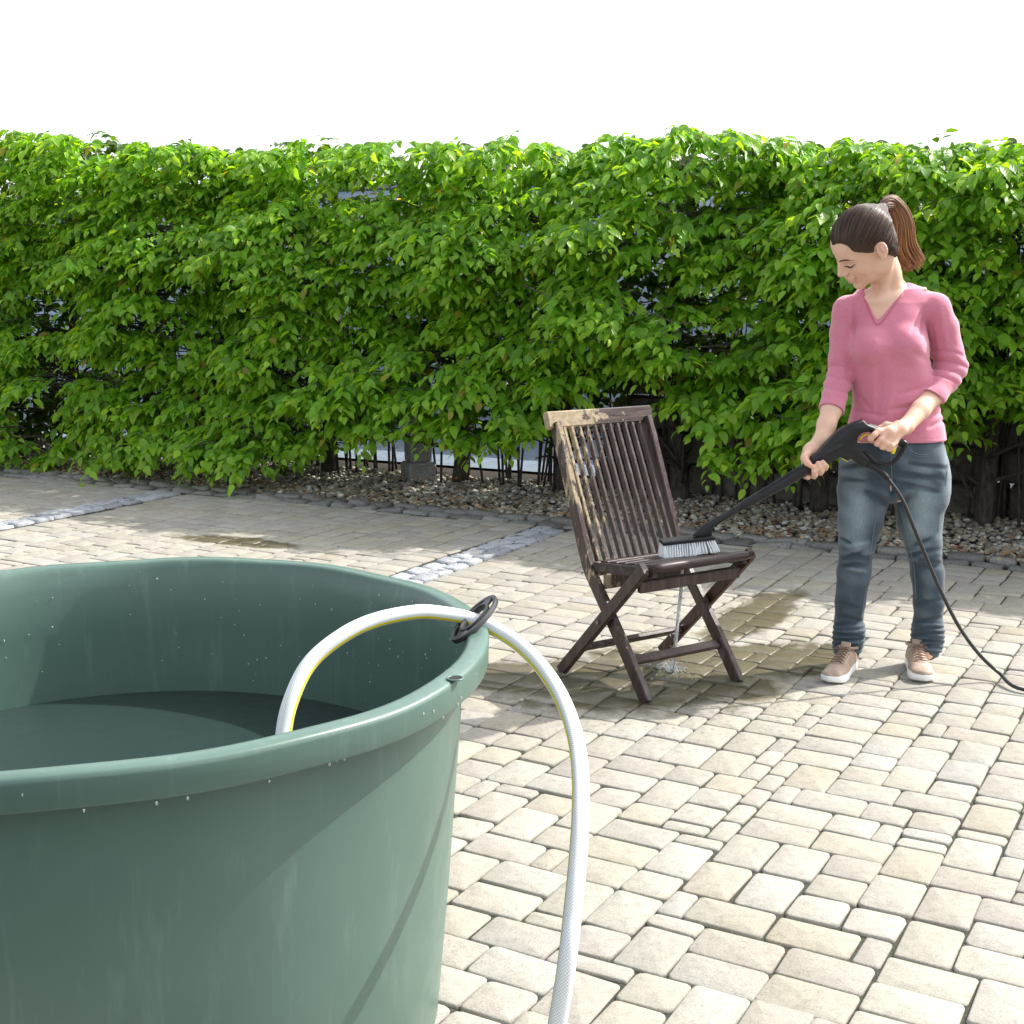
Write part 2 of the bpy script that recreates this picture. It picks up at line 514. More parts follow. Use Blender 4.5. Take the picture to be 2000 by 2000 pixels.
# ---- two drainage strips of rough pale granite setts, two stones wide
def sett(w, l, h, rr):
    V, F = ellipsoid((0, 0, 0), (1, 1, 1), 10, 6)
    V = np.sign(V) * np.abs(V) ** .42 * np.array([w / 2, l / 2, h / 2])
    V += np.array([[rr.uniform(-1, 1) for _ in range(3)] for _ in V]) * .0035
    return V, F
sr = random.Random(3)
sett_meshes = []
for k in range(8):
    V, F = sett(.106, .115 + .02 * (k % 3), .06, sr); sett_meshes.append(mesh_data('sett', V, F, M_SETT, True))
def strip(e0, s0, s1, label):
    r = thing('drainage_gutter', None, None, (0, 0, 0), kind='structure')
    for row in range(2):
        s = s0 + row * .05
        while s < s1:
            L = .118 + sr.random() * .05
            q = E2 * (e0 + .040 + row * .108) + E1 * (s + L / 2)
            if inyard(q) > .08:
                o = bpy.data.objects.new('sett', sett_meshes[sr.randrange(8)]); COL.objects.link(o); o.parent = r
                o.location = (q[0], q[1], -.020 - .003 * (row == 0) + sr.gauss(0, .0025))
                o.rotation_euler = (sr.gauss(0, .03), sr.gauss(0, .03), -A1 + sr.gauss(0, .04))
                o.scale = (1, L / .13, 1)
                k = sr.uniform(.8, 1.2); o.color = (k, k * 1.03, k * 1.08, 1)
            s += L + .004
sB = float(np.array([-.19, 6.76]) @ E1)
strip(STRIP_B0, sB - 2.6, sB + 1.6, 'b')
sA = float(np.array([-2.70, 8.05]) @ E1)
strip(STRIP_A0, sA - 1.4, sA + 1.4, 'a')

# ---- kerb of dark granite setts between paving and pebble bed
kerb = thing('kerb', None, None, (0, 0, 0), kind='structure')
s = -7.2
while s < 4.6:
    L = .15 + sr.random() * .05
    for row in range(2 if True else 1):
        q = K0 + KV * (s + row * .06 + L / 2) - KN * (.055 + row * .105)
        V = None
        o = bpy.data.objects.new('sett', sett_meshes[sr.randrange(8)]); COL.objects.link(o); o.parent = kerb
        o.location = (q[0], q[1], -.022 + row * .014 + sr.gauss(0, .003))
        o.rotation_euler = (sr.gauss(0, .06), sr.gauss(0, .05), KD + math.pi / 2 + sr.gauss(0, .06))
        o.scale = (1.05, L / .132, 1); k = sr.uniform(.35, .75); o.color = (k * 1.04, k, k * .92, 1)
    s += L + .008

# ---- pebble bed
def scatter(template, F, pos, R, sc):
    """template V (n,3), pos (N,3), R (N,3,3), sc (N,3) -> verts, faces(np)"""
    W = np.einsum('nij,nvj->nvi', R, template[None] * sc[:, None, :]) + pos[:, None, :]
    N, nv = W.shape[:2]
    FF = (F[None] + (np.arange(N) * nv)[:, None, None]).reshape(-1, F.shape[1])
    return W.reshape(-1, 3), FF
def rand_rot(n, rng):
    q = rng.normal(size=(n, 4)); q /= np.linalg.norm(q, axis=1, keepdims=True)
    w, x, y, z = q.T
    return np.stack([np.stack([1 - 2 * (y * y + z * z), 2 * (x * y - z * w), 2 * (x * z + y * w)], 1),
                     np.stack([2 * (x * y + z * w), 1 - 2 * (x * x + z * z), 2 * (y * z - x * w)], 1),
                     np.stack([2 * (x * z - y * w), 2 * (y * z + x * w), 1 - 2 * (x * x + y * y)], 1)], 1)
def yaw_rot(a, tilt, rng):
    n = len(a); c, s = np.cos(a), np.sin(a)
    Rz = np.zeros((n, 3, 3)); Rz[:, 0, 0] = c; Rz[:, 0, 1] = -s; Rz[:, 1, 0] = s; Rz[:, 1, 1] = c; Rz[:, 2, 2] = 1
    tx = rng.normal(0, tilt, n); ct, st = np.cos(tx), np.sin(tx)
    Rx = np.zeros((n, 3, 3)); Rx[:, 0, 0] = 1; Rx[:, 1, 1] = ct; Rx[:, 1, 2] = -st; Rx[:, 2, 1] = st; Rx[:, 2, 2] = ct
    return Rz @ Rx
ph = (1 + 5 ** .5) / 2
ico = nrm(np.array([(-1, ph, 0), (1, ph, 0), (-1, -ph, 0), (1, -ph, 0), (0, -1, ph), (0, 1, ph), (0, -1, -ph), (0, 1, -ph), (ph, 0, -1), (ph, 0, 1), (-ph, 0, -1), (-ph, 0, 1)], float))
icoF = np.array([(0, 11, 5), (0, 5, 1), (0, 1, 7), (0, 7, 10), (0, 10, 11), (1, 5, 9), (5, 11, 4), (11, 10, 2), (10, 7, 6), (7, 1, 8), (3, 9, 4), (3, 4, 2), (3, 2, 6), (3, 6, 8), (3, 8, 9), (4, 9, 5), (2, 4, 11), (6, 2, 10), (8, 6, 7), (9, 8, 1)])
N = 15000
s_ = RNG.uniform(-7.2, 4.8, N); d_ = RNG.uniform(.17, 1.35, N)
xy = K0[None] + s_[:, None] * KV - d_[:, None] * KN
zz = -.014 + .02 * RNG.random(N) + .03 * np.clip(d_ - .2, 0, .6)
sz = RNG.uniform(.011, .022, N)
scl = np.stack([sz * RNG.uniform(1.0, 1.5, N), sz, sz * RNG.uniform(.55, .85, N)], 1)
V, F = scatter(ico, icoF, np.c_[xy, zz], yaw_rot(RNG.uniform(0, 6.28, N), .35, RNG), scl)
pb = mk('pebble_bed', (V, F), M_PEBBLE, smooth=True, kind='stuff', label='bed of pale river pebbles between kerb and hedge', cat='pebbles')
pal = np.array([(.40, .37, .30), (.50, .47, .40), (.28, .26, .22), (.38, .32, .23), (.20, .19, .17), (.62, .60, .54), (.33, .26, .19)])
tint = pal[RNG.integers(0, len(pal), N)] * RNG.uniform(.7, 1.15, (N, 1))
ca = pb.data.color_attributes.new('tint', 'FLOAT_COLOR', 'POINT')
ca.data.foreach_set('color', np.repeat(np.c_[tint, np.ones(N)], 12, 0).astype(np.float32).ravel())
# soil mound below the pebbles
edge = []
for s in np.linspace(-7.4, 5, 30):
    for d, z in ((.16, -.024), (.5, .0), (1.3, .012), (2.6, .0)):
        q = K0 + KV * s - KN * d; edge.append((q[0], q[1], z))
Fs = [(a * 4 + b, a * 4 + 4 + b, a * 4 + 5 + b, a * 4 + 1 + b) for a in range(29) for b in range(3)]
mk('soil', (np.array(edge), Fs), M_SOIL, kind='structure')
# dead leaves caught along the kerb
N = 3000
s_ = RNG.uniform(-7, 4.6, N); d_ = np.abs(RNG.normal(.24, .10, N)) + .05; far = RNG.random(N) < .35; d_[far] = RNG.uniform(.2, 1.2, far.sum())
xy = K0[None] + s_[:, None] * KV - d_[:, None] * KN
zz = .016 + .02 * RNG.random(N) + .03 * np.clip(d_ - .2, 0, .6)
lt = np.array([(-1, 0, 0), (0, -.5, .15), (1, 0, 0), (0, .5, .15)], float)
V, F = scatter(lt, np.array([(0, 1, 2, 3)]), np.c_[xy, zz], yaw_rot(RNG.uniform(0, 6.28, N), .5, RNG), np.repeat(RNG.uniform(.009, .02, (N, 1)), 3, 1))
lo = mk('leaf_litter', (V, F), M_LITTER, kind='stuff', label='rust brown dead leaves among the pebbles along the kerb', cat='leaves')
pal = np.array([(.30, .13, .05), (.38, .20, .08), (.20, .10, .05), (.34, .26, .14)])
tint = pal[RNG.integers(0, 4, N)] * RNG.uniform(.6, 1.1, (N, 1))
ca = lo.data.color_attributes.new('tint', 'FLOAT_COLOR', 'POINT')
ca.data.foreach_set('color', np.repeat(np.c_[tint, np.ones(N)], 4, 0).astype(np.float32).ravel())

# ================================================================ BEHIND THE HEDGE
# low wall of large sandstone blocks on the right, behind the stems
wall = thing('stone_wall', 'low wall of dark sandstone blocks behind the right half of the hedge', 'wall', (*(K0 + KV * 2.4 - KN * 1.5), 0))
wr = random.Random(8)
for row in range(4):
    s = -.15 + wr.random() * .3
    z0 = row * .215
    while s < 5.2:
        L = wr.uniform(.34, .68)
        q0 = K0 + KV * s - KN * 1.52; q1 = K0 + KV * (s + L - .018) - KN * 1.52
        zc = z0 + .1
        b = beam((*q0, zc), (*q1, zc), .19 + wr.uniform(-.01, .006), .28 + wr.uniform(-.02, .02), (0, 0, 1), .012)
        b = (b[0] + np.array([[wr.uniform(-.004, .004) for _ in range(3)] for _ in b[0]]), b[1])
        o = mk('stone', b, M_WALLSTONE, wall); k = wr.uniform(.10, .20); o.color = (k * 1.1, k, k * .82, 1)
        s += L
# pale rendered wall further back, seen as bluish light between stems and leaves
q0 = K0 + KV * -9 - KN * 4.2; q1 = K0 + KV * 8 - KN * 4.2
gw = thing('garden_wall', 'pale rendered boundary wall glimpsed through the gaps of the hedge', 'wall', (*q0, 0))
mk('wall_face', beam((*q0, 1.12), (*q1, 1.12), 2.24, .2, (0, 0, 1), .01), M_RENDER, gw)
mk('coping', beam((*q0, 2.272), (*q1, 2.272), .06, .28, (0, 0, 1), .01), M_PILLAR, gw)

pa = [K0 + KV * -10 - KN * 1.75, K0 + KV * 2.2 - KN * 1.75, K0 + KV * 2.2 - KN * 1.9, K0 + KV * 9 - KN * 1.9, K0 + KV * 9 - KN * 4.1, K0 + KV * -10 - KN * 4.1]
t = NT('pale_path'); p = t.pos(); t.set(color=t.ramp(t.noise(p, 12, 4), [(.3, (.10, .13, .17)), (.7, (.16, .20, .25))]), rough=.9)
mk('path', (np.array([(q[0], q[1], .026) for q in pa]), [(0, 1, 2, 3, 4, 5)]), t.m, kind='structure')
# granite gate pillar showing under the foliage
pc = onz(816, 941)[:2] + np.array([0.0, .06])
pil = thing('granite_pillar', 'square grey granite pillar on a wider plinth under the hedge', 'pillar', (*pc, 0))
sd_ = np.array([math.cos(math.radians(24)), math.sin(math.radians(24)), 0])
mk('plinth', beam((*pc, -.02), (*pc, .135), .20, .20, sd_, .012), M_PILLAR, pil)
mk('shaft', beam((*pc, .135), (*pc, 1.05), .155, .155, sd_, .012), M_PILLAR, pil)

# ================================================================ HEDGE
def hpos(s, d, z):
    s = np.asarray(s, float); d = np.asarray(d, float); z = np.asarray(z, float) + 0 * s
    xy = K0[None] + s[:, None] * KV - d[:, None] * KN
    return np.c_[xy, z]
KV3 = np.array([*KV, 0]); KN3 = np.array([*KN, 0])
HB = 1.15        # stems stand this far behind the kerb
def sz_from_px(u, v, d):
    dd = ray(u, v); n = KN3; p0 = np.array([*(K0 - KN * d), 0]); o = np.array([0, 0, CAM_H])
    tt = ((p0 - o) @ n) / (dd @ n); Pp = o + dd * tt
    return (Pp[:2] - K0) @ KV, Pp[2]
bot_px = [(-400, 900), (0, 912), (120, 915), (300, 902), (450, 925), (580, 900), (640, 865), (755, 862), (775, 846), (815, 838), (858, 846), (885, 885), (1000, 895), (1060, 850),
          (1120, 770), (1290, 760), (1340, 850), (1390, 915), (1560, 930), (1640, 880), (1850, 870), (1900, 820), (2000, 850), (2400, 870)]
bs, bz = zip(*[sz_from_px(u, v, .35) for u, v in bot_px])
gaps = [(60, 590, 85, 45), (110, 705, 90, 38), (70, 790, 90, 50), (180, 720, 60, 25), (455, 540, 60, 30), (420, 640, 50, 22), (560, 710, 55, 40), (545, 345, 45, 45),
        (665, 370, 50, 45), (850, 385, 40, 22), (690, 500, 60, 28), (870, 690, 60, 26), (1250, 545, 55, 30), (1190, 640, 60, 28), (1380, 650, 50, 30), (1350, 590, 40, 22),
        (1520, 490, 35, 28), (1060, 505, 50, 22), (300, 560, 40, 18), (830, 720, 50, 30), (1540, 700, 45, 22), (1220, 370, 30, 22), (620, 820, 60, 30), (160, 850, 60, 16),
        (950, 820, 35, 20), (1360, 380, 25, 18), (1100, 610, 40, 16), (990, 590, 40, 18), (1150, 860, 60, 60), (1270, 800, 60, 60), (816, 884, 46, 34)]
gsz = []
for u, v, ru, rv in gaps:
    a, z = sz_from_px(u, v, .4); a2, _ = sz_from_px(u + ru, v, .4); _, z2 = sz_from_px(u, v - rv, .4)
    gsz.append((a, z, abs(a2 - a), abs(z2 - z)))
TOPZ = 2.34
def top_z(s): return np.interp(s, [-6, -4.2, 2.8, 5], [2.50, 2.44, 2.12, 2.06]) + .05 * np.sin(s * 1.7) * np.sin(s * .63 + 1)
def ingap(s, z, k=1.0):
    m = np.zeros(len(s), bool)
    for a, zc, ra, rz in gsz: m |= (((s - a) / (ra * k)) ** 2 + ((z - zc) / (rz * k)) ** 2) < 1
    return m
hr = np.random.default_rng(21)
tw_p, tw_d, tw_L, tw_lvl = [], [], [], []
# outer clumps: fans of drooping twigs
C = []
tries = 0
while len(C) < 800 and tries < 60000:
    tries += 1
    s = hr.uniform(-7.0, 4.7); zb = np.interp(s, bs, bz); z = hr.uniform(zb + .10, top_z(s) - .03)
    if ingap(np.array([s]), np.array([z]))[0]: continue
    if any(math.hypot((s - a) / .15, (z - b) / .10) < 1 for a, b in C): continue
    C.append((s, z))
for (s, z) in C:
    bulge = .42 * mnoise.noise(Vector((s * 1.3, z * 2.2, 5.0)))
    d = HB - (.34 + .50 * (1 - z / 2.2) + bulge + hr.uniform(-.12, .12))
    c = hpos([s], [d], [z])[0]
    az0 = hr.normal(0, .45)
    for k in range(hr.integers(9, 15)):
        az = az0 + hr.normal(0, .75)
        dirv = KN3 * math.cos(az) + KV3 * math.sin(az) + np.array([0, 0, hr.normal(-.12, .11)])
        tw_p.append(c + nrm(dirv) * -.05 + hr.normal(0, 1, 3) * np.array([.05, .05, .022])); tw_d.append(nrm(dirv)); tw_L.append(hr.uniform(.15, .34)); tw_lvl.append(0)
# inner, sparser twigs
n_in = 5600
for _ in range(n_in):
    s = hr.uniform(-7.0, 4.7); zb = np.interp(s, bs, bz); z = hr.uniform(zb + .12, top_z(s))
    d = HB - hr.uniform(-.6, .12 + .30 * (1 - z / 2.2))
    if ingap(np.array([s]), np.array([z]), .9)[0] and hr.random() < .88: continue
    az = hr.uniform(-math.pi, math.pi)
    dirv = KN3 * math.cos(az) + KV3 * math.sin(az) + np.array([0, 0, hr.normal(0, .3)])
    tw_p.append(hpos([s], [d], [z])[0]); tw_d.append(nrm(dirv)); tw_L.append(hr.uniform(.15, .35)); tw_lvl.append(1)
tw_p = np.array(tw_p); tw_d = np.array(tw_d); tw_L = np.array(tw_L); tw_lvl = np.array(tw_lvl)
NL = 10
fr = (np.arange(NL) + .6) / NL
n = len(tw_p)
droop = hr.uniform(.12, .45, n)
t_ = fr[None, :]
Pp = tw_p[:, None, :] + tw_d[:, None, :] * (tw_L[:, None] * t_)[:, :, None]
Pp[:, :, 2] -= (droop[:, None] * tw_L[:, None] * t_ ** 2)
tang = np.repeat(tw_d[:, None, :], NL, 1).copy(); tang[:, :, 2] -= 2 * droop[:, None] * t_; tang = nrm(tang)
sidev = nrm(np.cross(tw_d, np.array([0, 0, 1.0])))[:, None, :] * (np.where(np.arange(NL) % 2 == 0, 1.0, -1.0))[None, :, None]
ax = tang * .75 + sidev * (.75 + hr.normal(0, .15, (n, NL, 1))) + hr.normal(0, .16, (n, NL, 3))
ax[:, :, 2] -= hr.uniform(.0, .55, (n, NL))
ax[:, -1] = tang[:, -1]; ax = nrm(ax)
nn = np.array([0, 0, 1.0]) * .9 + KN3 * .25 + hr.normal(0, .38, (n, NL, 3))
nn = nrm(nn - ax * (nn * ax).sum(-1, keepdims=True)); sd2 = np.cross(nn, ax)
keep = (hr.random((n, NL)) < .93) & (Pp[:, :, 2] < top_z((Pp[:, :, :2] - K0) @ KV) + .07)
LP = Pp[keep]; LA = ax[keep]; LN = nn[keep]; LS = sd2[keep]
lvl = np.repeat(tw_lvl[:, None], NL, 1)[keep]; tt = np.repeat(t_, n, 0)[keep]
llen = hr.uniform(.054, .103, len(LP)) * np.where(lvl == 1, 1.0, 1.0) * (1.05 - .3 * (tt > .85)); LP = LP + LA * .006
zlo = np.interp((LP[:, :2] - K0) @ KV, bs, bz)
# leaf template: x = side, y = axis, z = normal
ys = np.array([0, .22, .5, .78, 1.0]); ws = np.array([0.02, .21, .265, .17, 0.0]); dz = np.array([0, .03, .02, -.05, -.16])
T = []
for k in range(5): T.append((0, ys[k], dz[k]))
for k in (1, 2, 3): T.append((-ws[k], ys[k] - .02, dz[k] + .07))
for k in (1, 2, 3): T.append((ws[k], ys[k] - .02, dz[k] + .07))
T = np.array(T)
TF = [(0, 1, 5), (1, 2, 6, 5), (2, 3, 7, 6), (3, 4, 7), (0, 8, 1), (1, 8, 9, 2), (2, 9, 10, 3), (3, 10, 4)]
TFt = np.array([(0, 1, 5), (1, 2, 6), (1, 6, 5), (2, 3, 7), (2, 7, 6), (3, 4, 7), (0, 8, 1), (1, 8, 9), (1, 9, 2), (2, 9, 10), (2, 10, 3), (3, 10, 4)])
UVT = np.array([(T[k][0] + .5, T[k][1]) for k in range(11)])
def uv_for(me, nleaf):
    uvl = me.uv_layers.new(name='uv'); li = np.zeros(len(me.loops), np.int32); me.loops.foreach_get('vertex_index', li)
    uvl.data.foreach_set('uv', UVT[li % 11].astype(np.float32).ravel())
leaf_me = mesh_data('leaf', T, TFt, M_LEAF, True); uv_for(leaf_me, 1)
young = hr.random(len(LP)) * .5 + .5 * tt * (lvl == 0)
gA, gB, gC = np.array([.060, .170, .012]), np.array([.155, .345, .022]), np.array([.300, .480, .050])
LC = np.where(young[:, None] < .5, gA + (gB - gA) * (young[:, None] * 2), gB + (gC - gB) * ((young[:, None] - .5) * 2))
LC *= hr.uniform(.72, 1.18, (len(LP), 1)) * np.where(lvl == 1, .40, 1.0)[:, None]  # inner leaves darkened: shade inside the hedge put into their colour
old = hr.random(len(LP)) < .012; LC[old] = np.array([.30, .26, .04]) * hr.uniform(.6, 1.1, (old.sum(), 1))
# shrubs of the row
stems = [-6.5, -5.55, -4.6, -3.75, -2.9, -2.1, -1.0, -.2, .62, 1.5, 2.45, 3.4, 4.3]
LSs = (LP[:, :2] - K0) @ KV + hr.normal(0, .12, len(LP))
own = np.argmin(np.abs(LSs[:, None] - np.array(stems)[None]), 1)
pix = proj(LP + LA * llen[:, None] * .5)
where = ['at the far left edge, bulging over the paving', 'left of the frame middle above the green tub', 'above the far rim of the tub']
lab = {0: 'hornbeam beyond the left edge of the picture', 1: 'leafy hornbeam at the far left end of the hedge', 2: 'hornbeam of the hedge above the left end of the pale sett strip',
       3: 'hornbeam with dark hollows standing above the far rim of the green tub', 4: 'hornbeam with low drooping branches left of the granite pillar',
       5: 'hornbeam of the hedge growing over the granite pillar', 6: 'hornbeam of the hedge just right of the granite pillar', 7: 'hornbeam of the hedge behind the top rail of the chair',
       8: 'hornbeam with a bare gap at its foot, behind the right side of the chair', 9: 'hornbeam of the hedge above the black lance', 10: 'hornbeam of the hedge right behind the woman',
       11: 'hornbeam at the right end of the hedge beside the woman', 12: 'hornbeam beyond the right edge of the picture'}
n_part = 0
for k, s in enumerate(stems):
    base = hpos([s], [HB], [0])[0]
    u_ = proj(base)[0][0]
    tr = thing('hornbeam', lab[k], 'tree', base, 'hornbeams forming the hedge')
    pts = []; x = base.copy(); x[2] = -.03; rr = random.Random(k)
    for q in range(7):
        pts.append(x.copy()); x = x + np.array([rr.uniform(-.05, .05), rr.uniform(-.05, .05), .36])
    mk('trunk', tube(catmull(pts, 4), [.062, .05, .045, .035, .022, .012], 10), M_BARK, tr, smooth=True)
    br = []
    for q in range(26):
        z0 = rr.uniform(.1, 1.6); st = base + np.array([rr.uniform(-.03, .03), rr.uniform(-.03, .03), z0])
        e = st + KV3 * rr.uniform(-.5, .5) + KN3 * rr.uniform(-.4, .75) + np.array([0, 0, rr.uniform(.05, .35)])
        br.append(tube(catmull([st, (st + e) / 2 + np.array([0, 0, rr.uniform(-.04, .08)]), e], 4), [.016, .009, .004], 5))
    for q in range(16):                     # thin upright suckers
        st = base + KV3 * rr.uniform(-.46, .46) + KN3 * rr.uniform(-.35, .10)
        if abs(proj(st)[0][0] - 816) < 34: continue
        e = st + np.array([rr.uniform(-.08, .08), rr.uniform(-.08, .08), rr.uniform(.7, 1.6)])
        br.append(tube(catmull([st, (st + e) / 2 + KV3 * rr.uniform(-.04, .04), e], 3), [.010, .007, .003], 5))
    idx = np.where(tw_lvl == 0)[0]
    ts = (tw_p[idx][:, :2] - K0) @ KV
    mine = idx[np.argmin(np.abs(ts[:, None] - np.array(stems)[None]), 1) == k]
    for q in mine[::2]:
        if tw_p[q][2] > 1.9: continue
        a = tw_p[q]; b = a + tw_d[q] * tw_L[q] * .9 - np.array([0, 0, droop[q] * tw_L[q] * .8])
        back = a - tw_d[q] * rr.uniform(.1, .25) - KN3 * rr.uniform(.05, .2) - np.array([0, 0, rr.uniform(.0, .12)])
        br.append(tube(np.array([back, a, (a + b) / 2 + np.array([0, 0, .01]), b]), [.005, .0035, .002, .001], 4, caps=False))
    mk('branches', join(br), M_BARK, tr, smooth=True, kind='stuff')
    ii = np.where(own == k)[0]
    vis = (pix[ii, 0] > 0) & (pix[ii, 0] < 2000) & (pix[ii, 1] > 300) & (pix[ii, 1] < 1000) & (lvl[ii] == 0)
    cnd = ii[vis]; big = cnd[np.argsort(-(llen[cnd] / pix[cnd, 2]))][:300]; bigset = np.zeros(len(LP), bool); bigset[big] = True
    rest = ii[~bigset[ii]]
    R = np.stack([LS[rest], LA[rest], LN[rest]], 2)
    V, F = scatter(T, TFt, LP[rest], R, np.repeat(llen[rest][:, None], 3, 1))
    fo = mk('foliage', (V, F), M_LEAF_MASS, tr, smooth=True, kind='stuff'); uv_for(fo.data, len(rest))
    ca = fo.data.color_attributes.new('tint', 'FLOAT_COLOR', 'POINT')
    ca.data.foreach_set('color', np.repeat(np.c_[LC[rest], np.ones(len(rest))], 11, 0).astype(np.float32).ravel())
    for q in big:
        o = bpy.data.objects.new('leaf', leaf_me); COL.objects.link(o); o.parent = tr
        Mx = Matrix(((LS[q][0], LA[q][0], LN[q][0]), (LS[q][1], LA[q][1], LN[q][1]), (LS[q][2], LA[q][2], LN[q][2])))
        loc = LP[q] - base
        o.matrix_basis = Matrix.Translation(Vector(loc)) @ Mx.to_4x4() @ Matrix.Scale(float(llen[q]), 4)
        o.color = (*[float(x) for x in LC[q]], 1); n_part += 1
print('leaves', len(LP), 'parts', n_part, 'pavers', len(pieces), 'clumps', len(C))

# ================================================================ TUB
t = NT('green_plastic'); p = t.pos()
c = t.mix(t.ramp(t.noise(p, 2.2, 3), [(.35, 0.0), (.7, 1.0)]), (.064, .114, .093), (.080, .138, .113))
c = t.mix(t.ramp(t.noise(t.mapping(p, (1, 1, .12)), 28, 4, .7), [(.55, 0.0), (.8, .22)]), c, (.24, .33, .29))
t.set(color=c, rough=t.ramp(t.noise(p, 14, 4), [(.3, .30), (.7, .42)]), spec=.5, normal=t.bump(t.noise(p, 60, 3), .10, .002)); M_TUB = t.m
t = NT('hole_shade'); t.set(color=(.006, .010, .009), rough=.9); M_HOLE_SHADE = t.m
t = NT('tub_water'); p = t.pos()
t.set(color=(.020, .034, .032), rough=.06, ior=1.33, spec=.5, normal=t.bump(t.noise(p, 5, 3), .22, .03)); M_WATER = t.m
t = NT('droplet'); t.set(color=(.9, .95, .95), rough=.08, trans=.7, ior=1.33); M_DROP = t.m
TZ = .75; TR = .692
tub = thing('tub', 'large round dark green plastic tub with a thick rolled rim in the foreground', 'tub', (*TUB_C, 0))
prof = [(.0, .004), (.575, .004), (.589, .012), (.593, .03), (.617, .30), (.628, .45), (.640, .60), (.641, .70), (.650, .740), (.685, .740), (.6865, .703), (.689, .702), (.6905, .706), (TR, .741), (.6905, .7475), (.6865, .7505), (.664, .7515), (.657, .750),
        (.6525, .746), (.648, .735), (.636, .700), (.6355, .600), (.624, .45), (.612, .30), (.5885, .045), (.575, .03), (0.0, .03)]
def lz(q): return q
V, F = lathe(prof, *TUB_C, n=160)
V = V.copy()
ang = np.arctan2(V[:, 1] - TUB_C[1], V[:, 0] - TUB_C[0])
wob = (V[:, 2] > .55) * (.0022 * np.sin(ang * 5 + 1) + .0012 * np.sin(ang * 13))
V[:, 2] += wob
body = mk('body', (V, F), M_TUB, tub); set_smooth_angle(body, 50)
hp = onz(889, 1325, .7515)
hv, hf = tube(np.array([hp - [0, 0, .0015], hp + [0, 0, .0004]]), .0115, 20)
mk('hole_disc', (hv, hf), M_HOLE_SHADE, tub)  # solid dark disc on the rim; the hole's inner shade is its colour
a = np.linspace(0, 2 * math.pi, 25)
ringp = np.stack([hp[0] + .0125 * np.cos(a), hp[1] + .0125 * np.sin(a), np.full(25, hp[2] + .0002)], 1)
mk('hole_edge', tube(ringp, .0016, 6, caps=False), M_TUB, tub, smooth=True)
# droplets sticking to the plastic
dr = random.Random(4); dd = []
for k in range(110):
    th = dr.uniform(.1, 2.6); z = dr.uniform(.47, .73); r = float(np.interp(z, [.45, .60, .70, .735], [.624, .6355, .636, .648]))
    s = dr.choice([.0009, .0012, .0016, .0021]); c_ = (TUB_C[0] + (r - .0005) * math.cos(th), TUB_C[1] + (r - .0005) * math.sin(th), z)
    dd.append(ellipsoid(c_, (s, s, s * 1.3), 7, 5))
for k in range(26):
    th = dr.uniform(-2.1, -.2); r = TR + .0003; s = dr.choice([.0007, .0010, .0014]); z = dr.uniform(.700, .735)
    if k < 14: r = dr.uniform(.672, .688); z = .697; s *= 1.3
    dd.append(ellipsoid((TUB_C[0] + r * math.cos(th), TUB_C[1] + r * math.sin(th), z), (s, s, s * 1.8), 7, 5))
mk('droplets', join(dd), M_DROP, tub, smooth=True, kind='stuff')
# water
wv = [(TUB_C[0], TUB_C[1], .45)]; n = 120; WR = .625
for k in range(n): wv.append((TUB_C[0] + WR * math.cos(2 * math.pi * k / n), TUB_C[1] + WR * math.sin(2 * math.pi * k / n), .45))
w = mk('water', (np.array(wv), [(0, k + 1, (k + 1) % n + 1) for k in range(n)]), M_WATER, loc=(*TUB_C, .45), label='still dark water standing half way up inside the green tub', cat='water')

# ================================================================ WHITE HOSE
t = NT('braided_hose'); 
uvn = t.n('ShaderNodeUVMap').outputs[0]
br = t.n('ShaderNodeTexBrick'); t.l(t.mapping(uvn, (1, 1, 1), (0, 0, .78)), br.inputs['Vector'])
br.inputs['Scale'].default_value = 6; br.inputs['Mortar Size'].default_value = .045; br.offset = 0
br.inputs['Color1'].default_value = (.80, .80, .76, 1); br.inputs['Color2'].default_value = (.75, .76, .73, 1); br.inputs['Mortar'].default_value = (.50, .54, .54, 1)
br.inputs['Brick Width'].default_value = .25; br.inputs['Row Height'].default_value = .25
t.set(color=br.outputs[0], rough=.35, coat=.15, coatr=.2); M_HOSE = t.m
t = NT('yellow_stripe'); t.set(color=(.75, .62, .02), rough=.35); M_YEL = t.m
hpx = [(551, 1540, 2.10), (553, 1440, 2.14), (569, 1366, 2.17), (605, 1295.5, 2.21), (666.7, 1243, 2.25), (731.9, 1212, 2.29), (811.6, 1196, 2.33), (866, 1199, 2.355), (916.7, 1209, 2.37),
       (967.4, 1229, 2.35), (1018, 1262, 2.31), (1065, 1312, 2.25), (1101, 1372, 2.17), (1124, 1440.4, 2.08), (1133.5, 1513, 2.00), (1134, 1595, 1.93), (1129, 1676, 1.88), (1119, 1780, 1.83), (1105, 1900, 1.79)]
HP = [at(*q) for q in hpx]
pass
last = HP[-1]; HP.append(np.array([last[0] - .03, last[1] - .03, .16])); HP.append(np.array([last[0] - .02, last[1] - .12, .02])); HP.append(np.array([last[0] + .15, last[1] - .30, .014])); HP.append(np.array([last[0] + .7, last[1] - .5, .014]))
HC = catmull(HP, 10)
def uv_tube(me, n, P, rings):
    uvl = me.uv_layers.new(name='uv')
    L = np.r_[0, np.cumsum(np.linalg.norm(np.diff(P, axis=0), axis=1))]
    li = np.zeros(len(me.loops), np.int32); me.loops.foreach_get('vertex_index', li)
    ring = li // n; k = li % n
    # fix seam per face
    uu = k / n
    fs = np.repeat(np.arange(len(me.polygons)), [p_.loop_total for p_ in me.polygons])
    mx = np.zeros(len(me.polygons)); np.maximum.at(mx, fs, uu); uu = np.where((mx[fs] > .75) & (uu < .01), 1.0, uu)
    uvl.data.foreach_set('uv', np.stack([uu, L[np.clip(ring, 0, rings - 1)] / .085], 1).astype(np.float32).ravel())
HRAD = .0141
